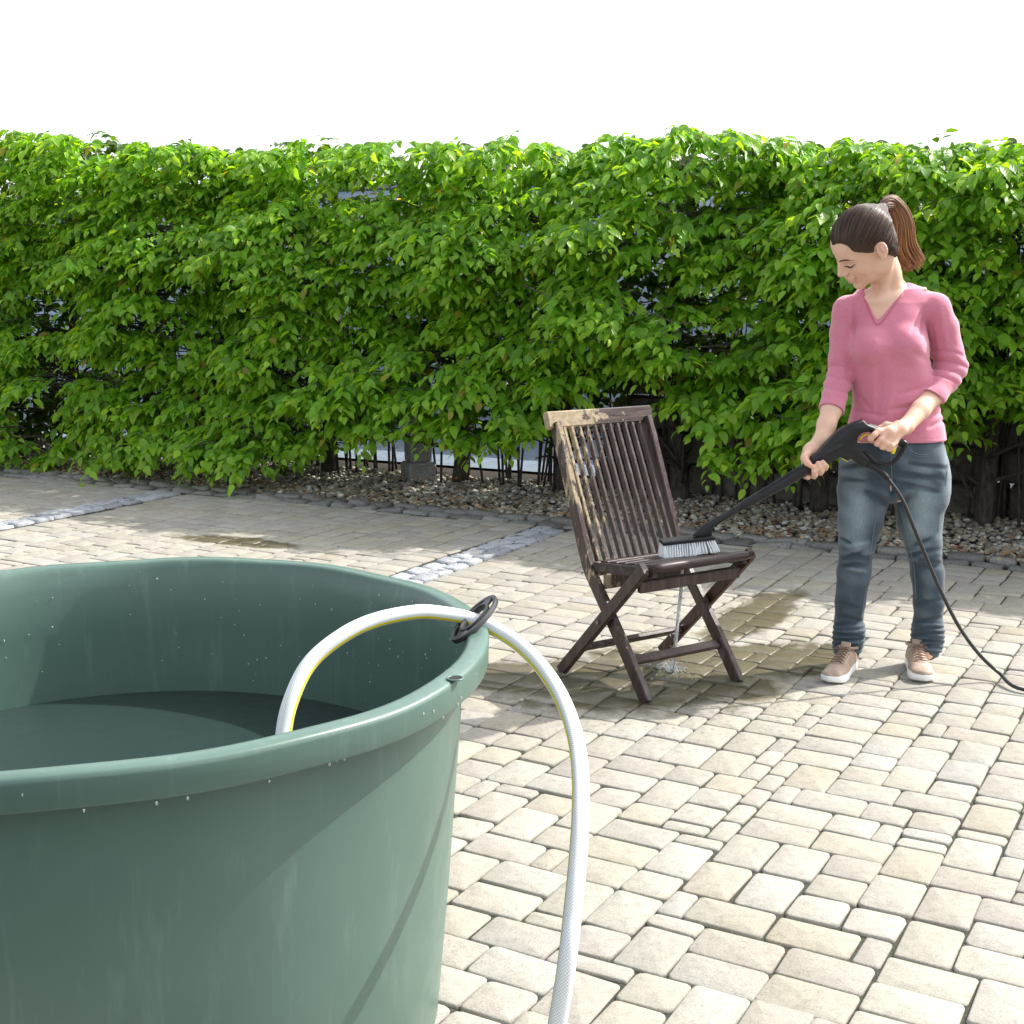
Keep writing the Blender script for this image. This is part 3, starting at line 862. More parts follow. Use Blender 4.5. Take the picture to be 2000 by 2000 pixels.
hose = thing('garden_hose', 'thick white braided hose with a yellow stripe arching over the tub rim', 'hose', HP[8])
ht = mk('hose_tube', tube(HC, HRAD, 20), M_HOSE, hose, smooth=True); uv_tube(ht.data, 20, HC, len(HC))
# stripe on the inner (lower) side of the arch
Tn = nrm(np.gradient(HC, axis=0)); ctr = np.array([at(800, 1500, 2.1)[0], 2.15, at(800, 1500, 2.1)[2]])
ins = ctr - HC; ins = nrm(ins - Tn * (ins * Tn).sum(1, keepdims=True))
vw = nrm(np.array([0, 0, CAM_H]) - HC); vw = nrm(vw - Tn * (vw * Tn).sum(1, keepdims=True))
sp = []
for k in range(len(HC)):
    b = nrm(ins[k] * 1.0 + vw[k] * .62); cx = np.cross(Tn[k], b)
    for w_ in (-.19, 0, .19): sp.append(HC[k] + (b * math.cos(w_) + cx * math.sin(w_)) * (HRAD + .0004))
sf = []
for k in range(len(HC) - 1):
    for w_ in range(2): sf.append((k * 3 + w_, k * 3 + w_ + 1, (k + 1) * 3 + w_ + 1, (k + 1) * 3 + w_))
mk('yellow_stripe', (np.array(sp), sf), M_YEL, hose, smooth=True)

# ---- black ring clip holding the hose on the rim
t = NT('black_plastic'); p = t.pos()
t.set(color=(.018, .019, .021), rough=t.ramp(t.noise(p, 60, 3), [(.3, .32), (.7, .48)]), spec=.5, normal=t.bump(t.noise(p, 400, 2), .15, .001)); M_BLACK = t.m
top_ = at(961, 1166, 2.40); bot_ = at(892, 1253, 2.29); cc = (top_ + bot_) / 2; ux = nrm(top_ - bot_)
tv = nrm(HC[np.argmin(np.linalg.norm(HC - cc, axis=1)) + 3] - HC[np.argmin(np.linalg.norm(HC - cc, axis=1)) - 3])
vd = nrm(cc - np.array([0, 0, CAM_H])); uy = nrm(vd * .95 + nrm(np.cross(ux, vd)) * .36); uy = nrm(uy - ux * (uy @ ux)); nz = np.cross(ux, uy)
clip = thing('hose_clip', 'black plastic ring clip holding the white hose on the tub rim', 'clip', cc)
RL = np.linalg.norm(top_ - bot_) / 2
nz = nrm(nz)
def ringpath(ra, rb, off=0.0, n=40, a0=0, a1=2 * math.pi):
    return np.array([cc + ux * ra * math.cos(x) + uy * rb * math.sin(x) + nz * off for x in np.linspace(a0, a1, n)])
def flat_ring(r_out, r_in, th, n=44, k=.52):
    V = []; F = []
    for i in range(n):
        x = 2 * math.pi * i / n
        for (r_, o_) in ((r_out, -th * .5), (r_out + .001, 0), (r_out, th * .5), (r_in, th * .5), (r_in - .001, 0), (r_in, -th * .5)):
            V.append(cc + ux * r_ * math.cos(x) + uy * r_ * k * math.sin(x) + nz * o_)
    for i in range(n):
        j = (i + 1) % n
        for q in range(6): F.append((i * 6 + q, j * 6 + q, j * 6 + (q + 1) % 6, i * 6 + (q + 1) % 6))
    return np.array(V), F
rg = mk('outer_ring', flat_ring(RL, RL - .009, .009), M_BLACK, clip); set_smooth_angle(rg, 35)
mk('inner_ring', flat_ring(RL * .62, RL * .62 - .005, .012), M_BLACK, clip)
mk('cross_bar', beam(cc - ux * RL * .93 + nz * .001, cc - ux * RL * .55 + nz * .001, .018, .006, uy), M_BLACK, clip)
mk('cross_bar', beam(cc + ux * RL * .93 + nz * .001, cc + ux * RL * .55 + nz * .001, .018, .006, uy), M_BLACK, clip)
mk('hook', beam(cc - ux * RL * .62 - nz * .004, cc - ux * RL * .62 - nz * .034, .008, .010, uy), M_BLACK, clip)

# ================================================================ CHAIR
a = math.radians(33)
CX = np.array([math.cos(a), math.sin(a), 0]); CY = np.array([-math.sin(a), math.cos(a), 0]); CO = np.array([.621, 4.298, 0.0])
def cl(x, y, z): return CO + CX * x + CY * y + np.array([0, 0, z])
chair = thing('folding_chair', 'dark weathered wooden folding chair half scrubbed clean of pale dirt', 'chair', CO)
def wood(name, base, dirt, axis, ps=26, spec=.35):
    """stained hardwood with grain along `axis`, ochre dried dirt towards the unwashed side"""
    t = NT(name); p = t.pos()
    m = t.n('ShaderNodeMapping', vector_type='TEXTURE'); t.l(p, m.inputs[0]); m.inputs['Location'].default_value = tuple(CO); m.inputs['Rotation'].default_value = (0, 0, a)
    lp = m.outputs[0]; sc = {'z': (1, 1, .07), 'x': (.07, 1, 1), 'y': (1, .07, .3)}[axis]
    gr = t.noise(t.mapping(lp, sc), 130, 4, .65, .4); g2 = t.noise(t.mapping(lp, sc), 45, 3, .6)
    c = t.mix(t.ramp(gr, [(.35, 0.0), (.65, 1.0)]), tuple(x * .55 for x in base), tuple(x * 1.5 for x in base))
    c = t.mix(t.ramp(g2, [(.5, 0.0), (.8, .5)]), c, (.16, .14, .14))
    sx = t.n('ShaderNodeSeparateXYZ'); t.l(lp, sx.inputs[0])
    fx = t.n('ShaderNodeMapRange'); t.l(sx.outputs['X'], fx.inputs[0]); fx.inputs[1].default_value = .06; fx.inputs[2].default_value = -.19
    fz = t.n('ShaderNodeMapRange'); t.l(sx.outputs['Z'], fz.inputs[0]); fz.inputs[1].default_value = .25; fz.inputs[2].default_value = .85
    patch = t.noise(t.mapping(lp, (1, 1, .28) if axis == 'z' else (1, 1, 1)), ps, 6, .72)
    f = t.math('ADD', t.math('MULTIPLY', fx.outputs[0], .36), t.math('MULTIPLY', fz.outputs[0], .14 if axis != 'x' else .20))
    f = t.math('ADD', f, t.math('MULTIPLY', patch, 1.0)); f = t.math('ADD', f, dirt)
    msk = t.ramp(f, [(.93, 0.0), (.97, 1.0)])
    dc = t.ramp(t.noise(lp, 60, 4), [(.3, (.22, .17, .105)), (.7, (.40, .325, .215))])
    c = t.mix(t.math('MULTIPLY', msk, .92), c, dc)
    t.set(color=c, rough=t.mix(msk, t.ramp(gr, [(.3, .28), (.7, .5)]), .85), spec=spec, normal=t.bump(gr, .35, .002))
    return t.m
WB = (.040, .024, .020)
W_SLAT = wood('chair_wood_dirty', WB, .065, 'z', 46); W_STILE = wood('chair_wood_stile', WB, -.03, 'z'); W_RAIL = wood('chair_wood_rail', WB, .12, 'x'); W_CLEAN = wood('chair_wood_washed', WB, -.45, 'z')
W_SEAT = wood('chair_wood_seat', (.036, .024, .022), -.30, 'x', 26, .2); W_RED = wood('chair_wood_wet', (.045, .017, .012), -.5, 'z')
def bentbar(pts, w, tt, mat, name, **kw):
    P = catmull(pts, 5) if len(pts) > 2 else np.array(pts)
    V = []; F = []
    T_ = nrm(np.gradient(P, axis=0)); c = .004
    A, B = w / 2, tt / 2
    sec = [(-A + c, -B), (A - c, -B), (A, -B + c), (A, B - c), (A - c, B), (-A + c, B), (-A, B - c), (-A, -B + c)]
    for i, q in enumerate(P):
        n_ = nrm(np.cross(CX, T_[i])); k = .86 if i in (0, len(P) - 1) else 1
        V += [q + n_ * x * k + CX * y * k for x, y in sec]
    for r in range(len(P) - 1):
        for i in range(8): F.append((r * 8 + i, r * 8 + (i + 1) % 8, r * 8 + 8 + (i + 1) % 8, r * 8 + 8 + i))
    F.append(tuple(range(7, -1, -1))); m_ = (len(P) - 1) * 8; F.append(tuple(range(m_, m_ + 8)))
    o = mk(name, (np.array(V), F), mat, chair); set_smooth_angle(o, 35); return o
def stile_y(z): return float(np.interp(z, [0, .12, .25, .33, .40, .60, .90], [.0, .095, .205, .275, .333, .418, .545]))
zs = [.0, .12, .25, .33, .41, .6, .885]
bentbar([cl(-.205, stile_y(z), z) for z in zs], .048, .026, W_STILE, 'stile')
bentbar([cl(.205, stile_y(z), z) for z in zs], .048, .026, W_CLEAN, 'stile')
bentbar([cl(-.234, -.012, .462), cl(-.234, .455, .0)], .050, .026, W_CLEAN, 'rear_leg')
bentbar([cl(.234, -.012, .462), cl(.234, .455, .0)], .050, .026, W_RED, 'rear_leg')
o = mk('top_rail', beam(cl(-.238, .556, .893), cl(.238, .556, .893), .062, .030, cl(0, .12, .33) - cl(0, 0, 0), .005), W_RAIL, chair); set_smooth_angle(o, 35)
NS = 11
for k in range(NS):
    x = -.205 + .41 * (k + 1) / (NS + 1)
    P0 = cl(x, .325, .415); P1 = cl(x, .549, .880)
    o = mk('back_slat', beam(P0, P1, .0145, .020, CX, .003), W_SLAT if k < 8 else W_CLEAN, chair); set_smooth_angle(o, 35)
mk('back_crossbar', beam(cl(-.19, .318, .395), cl(.19, .318, .395), .05, .020, (0, 0, 1), .003), W_SLAT, chair)
# seat: two side rails, slats, rounded front board
def sz_(y): return .463 - .040 * (y + .03) / .32
for sx_ in (-1, 1):
    mk('seat_rail', beam(cl(sx_ * .197, -.02, sz_(-.02) - .017), cl(sx_ * .197, .31, sz_(.31) - .017), .034, .022, (0, 0, 1), .004), W_SEAT, chair)
fb = tube(np.array([cl(x, -.030, sz_(-.03) - .002) for x in np.linspace(-.222, .222, 12)]), [.012] + [.0165] * 9 + [.012], 14, up=(0, 0, 1))
mk('seat_front', fb, W_SEAT, chair, smooth=True)
ns = 6
for k in range(ns):
    y = -.004 + .302 * (k + .5) / ns
    o = mk('seat_slat', beam(cl(-.186, y, sz_(y) - .002), cl(.186, y, sz_(y) - .002), .043, .014, CY - np.array([0, 0, .125]), .003), W_SEAT, chair); set_smooth_angle(o, 35)
mk('apron', beam(cl(-.22, .035, .388), cl(.22, .035, .388), .040, .022, (0, 0, 1), .004), W_CLEAN, chair)
mk('apron', beam(cl(-.19, .262, .362), cl(.19, .262, .362), .055, .020, (0, 0, 1), .004), W_SLAT, chair)
mk('stretcher', beam(cl(-.192, .098, .118), cl(.192, .098, .118), .032, .020, CY + np.array([0, 0, .9]), .004), W_CLEAN, chair)
mk('stretcher', beam(cl(-.221, .338, .112), cl(.221, .338, .112), .032, .020, CY - np.array([0, 0, .9]), .004), W_CLEAN, chair)
t = NT('bolt_metal'); t.set(color=(.25, .22, .2), metal=1.0, rough=.45); M_BOLT = t.m
for sx_ in (-1, 1):
    c_ = cl(sx_ * .2475, .222, .232); mk('bolt', tube(np.array([c_ - CX * sx_ * .01, c_ + CX * sx_ * .003]), .007, 12), M_BOLT, chair)

# ================================================================ SPRAY GUN WITH WASH BRUSH
YG = 4.43
def gp(x, y, Y=YG): return at(1540 + x / 7.431, 780 + y / 7.431, Y)
def plate(poly, half, bev, Yc=None, mat=None, name=None, parent=None, axis=np.array([0, 1.0, 0])):
    """outline given as world points; thickened +-half along axis, rim rounded by bev"""
    P = np.array(poly); c = P.mean(0); n = len(P)
    nxt = np.roll(P, -1, 0); prv = np.roll(P, 1, 0)
    e1 = nrm(P - prv); e2 = nrm(nxt - P); nn = nrm(np.cross(axis, e1) + np.cross(axis, e2))
    area = sum(np.cross(P[i] - c, nxt[i] - c) @ axis for i in range(n))
    if area > 0: nn = nn
    else: nn = -nn
    # nn points inwards
    rings = []
    for ins, off in ((bev, -half), (bev * .3, -half + bev * .35), (0, -half + bev), (0, half - bev), (bev * .3, half - bev * .35), (bev, half)):
        rings.append(P + nn * ins + axis * off)
    V = np.concatenate(rings); F = []
    for r in range(len(rings) - 1):
        for i in range(n):
            j = (i + 1) % n; F.append((r * n + i, r * n + j, (r + 1) * n + j, (r + 1) * n + i))
    F.append(tuple(range(n - 1, -1, -1))); m_ = (len(rings) - 1) * n; F.append(tuple(range(m_, m_ + n)))
    o = mk(name, (V, F), mat, parent); set_smooth_angle(o, 45); return o
t = NT('gun_plastic'); p = t.pos()
t.set(color=(.017, .017, .018), rough=.42, spec=.3, normal=t.bump(t.noise(p, 900, 2), .12, .0006)); M_GUN = t.m
t = NT('gun_plastic_dark'); t.set(color=(.007, .007, .008), rough=.55); M_GUND = t.m  # darker gun plastic: puts recess shade into the colour of grooves and screw holes
t = NT('gun_lettering'); t.set(color=(.05, .05, .053), rough=.4); M_GUNL = t.m
t = NT('bristle'); p = t.pos(); t.set(color=(.90, .93, .93), rough=.45); M_BRI = t.m
t = NT('yellow_plastic'); t.set(color=(.80, .66, .0), rough=.35); M_YP = t.m
gun = thing('spray_lance', 'black spray gun with yellow trigger, lance and white bristled wash brush', 'spray gun', gp(850, 600))
body_pts = [(300, 862), (350, 815), (420, 760), (490, 680), (560, 600), (630, 525), (700, 460), (770, 410), (850, 370), (960, 325), (1072, 290), (1105, 330), (1150, 360), (1230, 390), (1320, 430), (1330, 500), (1240, 500), (1150, 465), (1060, 480),
            (995, 545), (985, 610), (1000, 660), (1060, 740), (1160, 865), (1112, 950), (1072, 980), (980, 920), (910, 855), (850, 888), (775, 848), (735, 832), (580, 930), (460, 985), (355, 985)]
plate([gp(*q) for q in body_pts], .021, .009, mat=M_GUN, name='gun_body', parent=gun)
# grip running under the hand and the loop that guards the trigger
grip = catmull([gp(1130, 390), gp(1290, 455), gp(1450, 540), gp(1590, 610), gp(1670, 640)], 6)
mk('grip', tube(grip, [.012, .0155, .0155, .015, .010], 14, up=(0, 1, 0)), M_GUN, gun, smooth=True)
loop = catmull([gp(1590, 585), gp(1690, 635), gp(1660, 720), gp(1580, 850), gp(1490, 935), gp(1400, 942), gp(1280, 912), gp(1180, 840), gp(1090, 745)], 8)
mk('trigger_guard', tube(loop, [.007, .009, .0085, .0075, .0065, .006, .006, .007, .008], 12, flat=1.7, up=(1, 0, 0)), M_GUN, gun, smooth=True)
tr1 = catmull([gp(1035, 590, YG - .004), gp(1060, 545, YG - .004), gp(1110, 512, YG - .004), gp(1180, 512, YG - .004), gp(1280, 560, YG), gp(1400, 620, YG), gp(1480, 670, YG), gp(1530, 720, YG - .006), gp(1512, 790, YG - .008)], 6)
mk('trigger', tube(tr1, [.0028, .0032, .0036, .0036, .0042, .005, .006, .0075, .0055], 10, flat=1.8, up=(1, 0, 0)), M_YP, gun, smooth=True)
mk('safety_edge', tube(np.array([gp(775, 858, YG - .012), gp(850, 897, YG - .012), gp(912, 865, YG - .012)]), .0016, 6), M_YP, gun)
mk('hose_inlet', tube(np.array([gp(965, 800), gp(1135, 925)]), [.0185, .017], 18), M_GUN, gun, smooth=False)
YF = YG - .0215
def groove_shade(pts, w, name='groove_shade'):  # dark strip lying on the flat side, coloured like a shaded groove
    mk(name, beam(gp(*pts[0], YF), gp(*pts[1], YF), w, .0015, np.cross(gp(*pts[1]) - gp(*pts[0]), (0, 1, 0)), .0004), M_GUND, gun)
groove_shade([(575, 812), (865, 680)], .0035); groove_shade([(580, 790), (800, 690)], .0016); groove_shade([(590, 650), (780, 465)], .0035); groove_shade([(800, 450), (930, 360)], .0022)
for q in ((752, 490), (1085, 470)):
    mk('screw_hole_shade', tube(np.array([gp(*q, YF + .002), gp(*q, YF - .0006)]), .0024, 10), M_GUND, gun)  # dark disc on the surface in place of a shaded hole
pl = [(545, 770), (790, 610), (850, 655), (600, 790)]
fc = bpy.data.curves.new('lettering', 'FONT'); fc.body = 'KÄRCHER'; fc.size = 1; fc.extrude = .02; fc.align_x = 'CENTER'; fc.align_y = 'CENTER'
fo_ = bpy.data.objects.new('lettering_src', fc); COL.objects.link(fo_)
bpy.context.view_layer.update()
me = bpy.data.meshes.new_from_object(fo_.evaluated_get(bpy.context.evaluated_depsgraph_get())); me.name = 'lettering'
bpy.data.objects.remove(fo_)
lo = bpy.data.objects.new('lettering', me); COL.objects.link(lo); me.materials.clear(); me.materials.append(M_GUNL)
w_ = max(v.co.x for v in me.vertices) - min(v.co.x for v in me.vertices)
A_, B_ = gp(560, 770, YF - .0003), gp(795, 648, YF - .0003); ex = nrm(B_ - A_); ez = np.array([0, -1.0, 0]); ey = np.cross(ez, ex)
k = np.linalg.norm(B_ - A_) / w_
Mx = Matrix(((ex[0], ey[0], ez[0]), (ex[1], ey[1], ez[1]), (ex[2], ey[2], ez[2]))).to_4x4()
lo.parent = gun; lo.matrix_basis = Matrix.Translation(Vector((A_ + B_) / 2 - wl(gun))) @ Mx @ Matrix.Scale(k, 4)
# lance tube
mk('lance_sleeve', tube(catmull([at(1604, 893, YG), at(1590, 904, YG), at(1568, 919, YG), at(1545, 933, YG), at(1515, 951, YG + .002), at(1485, 968, YG + .004), at(1464, 980, YG + .005), at(1453, 986.5, YG + .005)], 5),
                        [.0205, .0205, .0205, .0205, .0190, .0165, .0160, .0160], 22), M_GUN, gun, smooth=True)
mk('joint_ring', tube(np.array([at(1468, 978, YG + .005), at(1466.3, 979, YG + .005)]), .0172, 20), M_GUND, gun)
mk('joint_ring', tube(np.array([at(1453.5, 986.3, YG + .005), at(1450.5, 988, YG + .005)]), .0168, 20), M_GUND, gun)
mk('lance_rib', beam(at(1560, 912, YG - .014), at(1480, 962, YG - .012), .003, .003, (0, 0, 1), .001), M_GUN, gun)
YB = 4.44
mk('brush_neck', tube(catmull([at(1453, 987, YG + .005), at(1440, 994.5, YB), at(1420, 1006, YB), at(1404, 1016, YB), at(1394, 1026, YB)], 5), [.0122, .0118, .0118, .0118, .009], 16), M_GUN, gun, smooth=True)
def bp(x, y, Y=YB): return at(1280 + x / 9.66, 980 + y / 9.66, Y)
plate([bp(*q) for q in [(700, 640), (800, 545), (890, 450), (1020, 365), (1180, 275), (1330, 200), (1360, 250), (1240, 330), (1130, 420), (1075, 520), (1062, 600), (1082, 700), (990, 690)]], .010, .004, mat=M_GUN, name='brush_plate', parent=gun)
bx = nrm(np.array([.97, .16, 0.0])); bz = nrm(at(1391, 1048, YB + .012) - at(1292, 1060, YB - .016)); by = nrm(np.cross(np.array([0, 0, 1.0]), bz))
h0, h1 = at(1290.5, 1059.5, YB - .006), at(1392.5, 1048, YB + .012)
o = mk('brush_head', beam(h0, h1, .070, .0135, by, .005), M_GUN, gun); set_smooth_angle(o, 40)
# bristle tufts: rows of flared bundles, each bundle a part-of-brush mass
brr = random.Random(2); tufts = []
up_ = np.cross(bz, by); up_ = up_ if up_[2] > 0 else -up_
for i in range(21):
    for j in range(8):
        f_ = (i + .5) / 21; q0 = h0 + (h1 - h0) * (.012 + .976 * f_) + by * (-.031 + .062 * j / 7) - up_ * .006
        for k in range(5):
            lean = bz * ((f_ - .5) * .012 + brr.gauss(0, .0022) + (.008 if f_ > .8 else 0)) + by * ((j - 3.5) / 3.5 * .008 + brr.gauss(0, .002))
            e = q0 - up_ * (.041 + .006 * (1 - f_) + brr.uniform(-.0015, .0015)) + lean
            st = q0 + bz * brr.gauss(0, .0009) + by * brr.gauss(0, .0009)
            tufts.append(tube(np.array([st, (st + e) / 2 + lean * .1, e]), [.0012, .0016, .0017], 4, caps=False))
mk('bristles', join(tufts), M_BRI, gun, smooth=True, kind='stuff')

# high pressure hose
t = NT('rubber_hose'); p = t.pos(); t.set(color=(.012, .012, .013), rough=.32, coat=.2, coatr=.2); M_RUB = t.m
hh = [at(1694, 906, YG), at(1706, 912, YG), at(1722, 922, YG - .002), at(1742, 945, YG - .004), at(1764, 979, YG - .006), at(1786, 1033, YG - .006), at(1811, 1093, YG), at(1837, 1153, YG), at(1872, 1222, YG), at(1910, 1275, YG), at(1950, 1313, 4.42)]
e_ = onz(1999, 1347, .012); hh += [e_, e_ + np.array([.25, -.05, 0]), e_ + np.array([.6, .05, 0]), e_ + np.array([1.2, .3, 0])]
ph_ = thing('pressure_hose', 'thin black high pressure hose hanging from the spray gun down to the paving', 'hose', hh[0])
hcv = catmull(hh, 8)
mk('hose_line', tube(hcv, .0066, 12), M_RUB, ph_, smooth=True)
mk('bend_sleeve', tube(hcv[:22], [.0115, .0105, .0095, .0085], 14), M_GUN, ph_, smooth=True)
for k in range(2, 21, 2):
    d_ = nrm(hcv[k + 1] - hcv[k]); mk('sleeve_ring', tube(np.array([hcv[k] - d_ * .0016, hcv[k] + d_ * .0016]), .0122 - .00013 * k, 14), M_GUND, ph_)

# ================================================================ RUNNING WATER
t = NT('running_water'); t.set(color=(.93, .97, 1.0), rough=.04, trans=.75, ior=1.33, spec=.8); M_RUN = t.m
ws = thing('water_stream', 'thin stream of water running off the chair seat and splashing on the paving', 'water', onz(1313, 1310))
wr_ = random.Random(9); st = []
for k in range(7):
    o_ = wr_.uniform(-3, 3)
    P = [at(1334 + o_, 1108, 4.45), at(1331 + o_ * 1.0, 1150, 4.45), at(1326 + o_ * .8 + wr_.uniform(-2, 2), 1195, 4.45), at(1321 + o_ + wr_.uniform(-3, 3), 1240, 4.45), at(1317 + o_ * 1.6, 1280, 4.46), onz(1314 + o_ * 2, 1311, .004)]
    st.append(tube(catmull(P, 6), [.0016, .0026 + wr_.uniform(0, .0016), .0018, .0026, .0014, .0022], 7))
mk('stream', join(st), M_RUN, ws, smooth=True)
dp = []
c0 = onz(1314, 1312, .0)
for k in range(190):
    a_ = wr_.uniform(0, 6.283); r_ = abs(wr_.gauss(0, .055)); z_ = max(.002, wr_.gauss(.012, .014) * math.exp(-r_ * 6) + .002); s_q = wr_.uniform(.0010, .0030)
    dp.append(ellipsoid(c0 + np.array([r_ * 1.5 * math.cos(a_), r_ * 1.5 * math.sin(a_), z_]), (s_q, s_q, s_q * wr_.uniform(.7, 1.6)), 6, 4))
for k in range(16):
    a_ = wr_.uniform(0, 6.283); r0 = wr_.uniform(.004, .02); r1 = r0 + wr_.uniform(.02, .05); h_ = wr_.uniform(.012, .035)
    dd_ = np.array([math.cos(a_), math.sin(a_), 0])
    dp.append(tube(catmull([c0 + dd_ * r0, c0 + dd_ * (r0 + r1) / 2 + [0, 0, h_], c0 + dd_ * r1 + [0, 0, h_ * .7]], 3), [.0022, .0016, .0008], 5))
for k in range(40):
    q = at(1322 + wr_.gauss(0, 8), wr_.uniform(1130, 1305), 4.45 + wr_.gauss(0, .02)); s_q = wr_.uniform(.0009, .0022)
    dp.append(ellipsoid(q, (s_q, s_q, s_q * 1.8), 6, 4))
mk('splash', join(dp), M_RUN, ws, smooth=True, kind='stuff')

# ================================================================ WOMAN
class Field:
    """signed distance field sampled on a grid; smooth unions, then surface nets"""
    def __init__(s, lo, hi, h):
        s.lo = np.array(lo, float); s.h = h
        s.n = np.ceil((np.array(hi, float) - s.lo) / h).astype(int) + 1
        s.D = np.full(s.n, .2, np.float32)
        s.ax = [(s.lo[k] + h * np.arange(s.n[k])).astype(np.float32) for k in range(3)]
    def box(s, lo, hi):
        a = np.clip(np.floor((np.array(lo) - s.lo) / s.h).astype(int), 0, s.n); b = np.clip(np.ceil((np.array(hi) - s.lo) / s.h).astype(int) + 1, 0, s.n)
        if (b <= a).any(): return None, None
        sl = tuple(slice(a[k], b[k]) for k in range(3))
        return sl, (s.ax[0][sl[0]][:, None, None], s.ax[1][sl[1]][None, :, None], s.ax[2][sl[2]][None, None, :])
    def comb(s, sl, d, k, op):
        A = s.D[sl]
        if op == 'u':
            if k > 0:
                h = np.clip(.5 + .5 * (A - d) / k, 0, 1); s.D[sl] = A + (d - A) * h - k * h * (1 - h)
            else: s.D[sl] = np.minimum(A, d)
        elif op == 's':
            d = -d
            if k > 0:
                h = np.clip(.5 - .5 * (A - d) / k, 0, 1); s.D[sl] = A + (d - A) * h + k * h * (1 - h)
            else: s.D[sl] = np.maximum(A, d)
    def cone(s, a, b, ra, rb, k=.01, op='u'):
        a = np.asarray(a, float); b = np.asarray(b, float); m = max(ra, rb) + k * 1.5 + s.h * 3
        sl, g = s.box(np.minimum(a, b) - m, np.maximum(a, b) + m)
        if sl is None: return
        ab = b - a; L = ab @ ab + 1e-12
        px, py, pz = g[0] - a[0], g[1] - a[1], g[2] - a[2]
        t = np.clip((px * ab[0] + py * ab[1] + pz * ab[2]) / L, 0, 1)
        d = np.sqrt((px - t * ab[0]) ** 2 + (py - t * ab[1]) ** 2 + (pz - t * ab[2]) ** 2) - (ra + (rb - ra) * t)
        s.comb(sl, d.astype(np.float32), k, op)
    def chain(s, P, R, k=.01, op='u'):
        for i in range(len(P) - 1): s.cone(P[i], P[i + 1], R[i], R[i + 1], k, op)
    def ell(s, c, r, R=None, k=.01, op='u'):
        c = np.asarray(c, float); r = np.asarray(r, float); m = r.max() + k * 1.5 + s.h * 3
        sl, g = s.box(c - m, c + m)
        if sl is None: return
        x, y, z = g[0] - c[0], g[1] - c[1], g[2] - c[2]
        if R is not None: x, y, z = (R[0][0] * x + R[1][0] * y + R[2][0] * z), (R[0][1] * x + R[1][1] * y + R[2][1] * z), (R[0][2] * x + R[1][2] * y + R[2][2] * z)
        k0 = np.sqrt((x / r[0]) ** 2 + (y / r[1]) ** 2 + (z / r[2]) ** 2); k1 = np.sqrt((x / r[0] ** 2) ** 2 + (y / r[1] ** 2) ** 2 + (z / r[2] ** 2) ** 2) + 1e-9
        s.comb(sl, (k0 * (k0 - 1) / k1).astype(np.float32), k, op)
    def loft(s, secs, k=.01, op='u', ex=2.3, pad=0.0):
        """secs rows: z, cx, cy, a, b  (ascending z) elliptical slices"""
        S = np.array(secs, float); S = S[np.argsort(S[:, 0])]
        m = S[:, 3:5].max() + .03
        sl, g = s.box([S[:, 1].min() - m, S[:, 2].min() - m, S[0, 0] - .04], [S[:, 1].max() + m, S[:, 2].max() + m, S[-1, 0] + .04])
        z = g[2]; f = lambda c: np.interp(z.ravel(), S[:, 0], S[:, c]).reshape(z.shape)
        cx, cy, a, b = f(1), f(2), f(3) + pad, f(4) + pad
        q = (np.abs((g[0] - cx) / a) ** ex + np.abs((g[1] - cy) / b) ** ex) ** (1 / ex)
        d = (q - 1) * np.minimum(a, b)
        dz = np.maximum(S[0, 0] - z, z - S[-1, 0]); d = np.maximum(d, dz)
        s.comb(sl, d.astype(np.float32), k, op)
    def plane(s, p, n, k=0.0, lo=None, hi=None):
        """cut away the side the normal points to"""
        if lo is None: sl, g = s.box(s.lo, s.lo + s.h * s.n)
        else: sl, g = s.box(lo, hi)
        n = nrm(n); d = (g[0] - p[0]) * n[0] + (g[1] - p[1]) * n[1] + (g[2] - p[2]) * n[2]
        s.comb(sl, (-d).astype(np.float32), k, 's')
    def sample(s, P):
        q = (np.atleast_2d(P) - s.lo) / s.h; q = np.clip(q, 0, s.n - 1.001); i = q.astype(int); f = q - i; r = 0
        for dx in (0, 1):
            for dy in (0, 1):
                for dz in (0, 1):
                    w = (f[:, 0] if dx else 1 - f[:, 0]) * (f[:, 1] if dy else 1 - f[:, 1]) * (f[:, 2] if dz else 1 - f[:, 2])
                    r = r + w * s.D[i[:, 0] + dx, i[:, 1] + dy, i[:, 2] + dz]
        return r
    def grad(s, P):
        e = s.h; g = np.stack([s.sample(P + np.eye(3)[k] * e) - s.sample(P - np.eye(3)[k] * e) for k in range(3)], 1); return nrm(g)
    def hit(s, p, d, t0=0, t1=.25):
        """first surface point along p + t d (coming from outside)"""
        ts = np.arange(t0, t1, s.h * .4); P = np.asarray(p) + ts[:, None] * np.asarray(d); v = s.sample(P)
        i = np.argmax(v < 0) if (v < 0).any() else len(ts) - 1
        return P[i]
    def mesh(s, relax=1):
        D = s.D; I = D < 0; n = s.n
        c = np.zeros(n - 1, np.int8)
        offs = [(x, y, z) for x in (0, 1) for y in (0, 1) for z in (0, 1)]
        for o in offs: c += I[o[0]:n[0] - 1 + o[0], o[1]:n[1] - 1 + o[1], o[2]:n[2] - 1 + o[2]]
        act = (c > 0) & (c < 8); ids = np.argwhere(act); idx = np.full(n - 1, -1, np.int32); idx[act] = np.arange(len(ids))
        vals = np.stack([D[ids[:, 0] + o[0], ids[:, 1] + o[1], ids[:, 2] + o[2]] for o in offs], 1)
        acc = np.zeros((len(ids), 3)); cnt = np.zeros(len(ids)); O = np.array(offs, float)
        for a in range(8):
            for b in range(a + 1, 8):
                if np.abs(O[a] - O[b]).sum() == 1:
                    va, vb = vals[:, a], vals[:, b]; m = (va < 0) != (vb < 0); t = np.where(m, va / np.where(m, va - vb, 1), 0)
                    acc += np.where(m[:, None], O[a] + t[:, None] * (O[b] - O[a]), 0); cnt += m
        V = s.lo + s.h * (ids + acc / cnt[:, None]); F = []
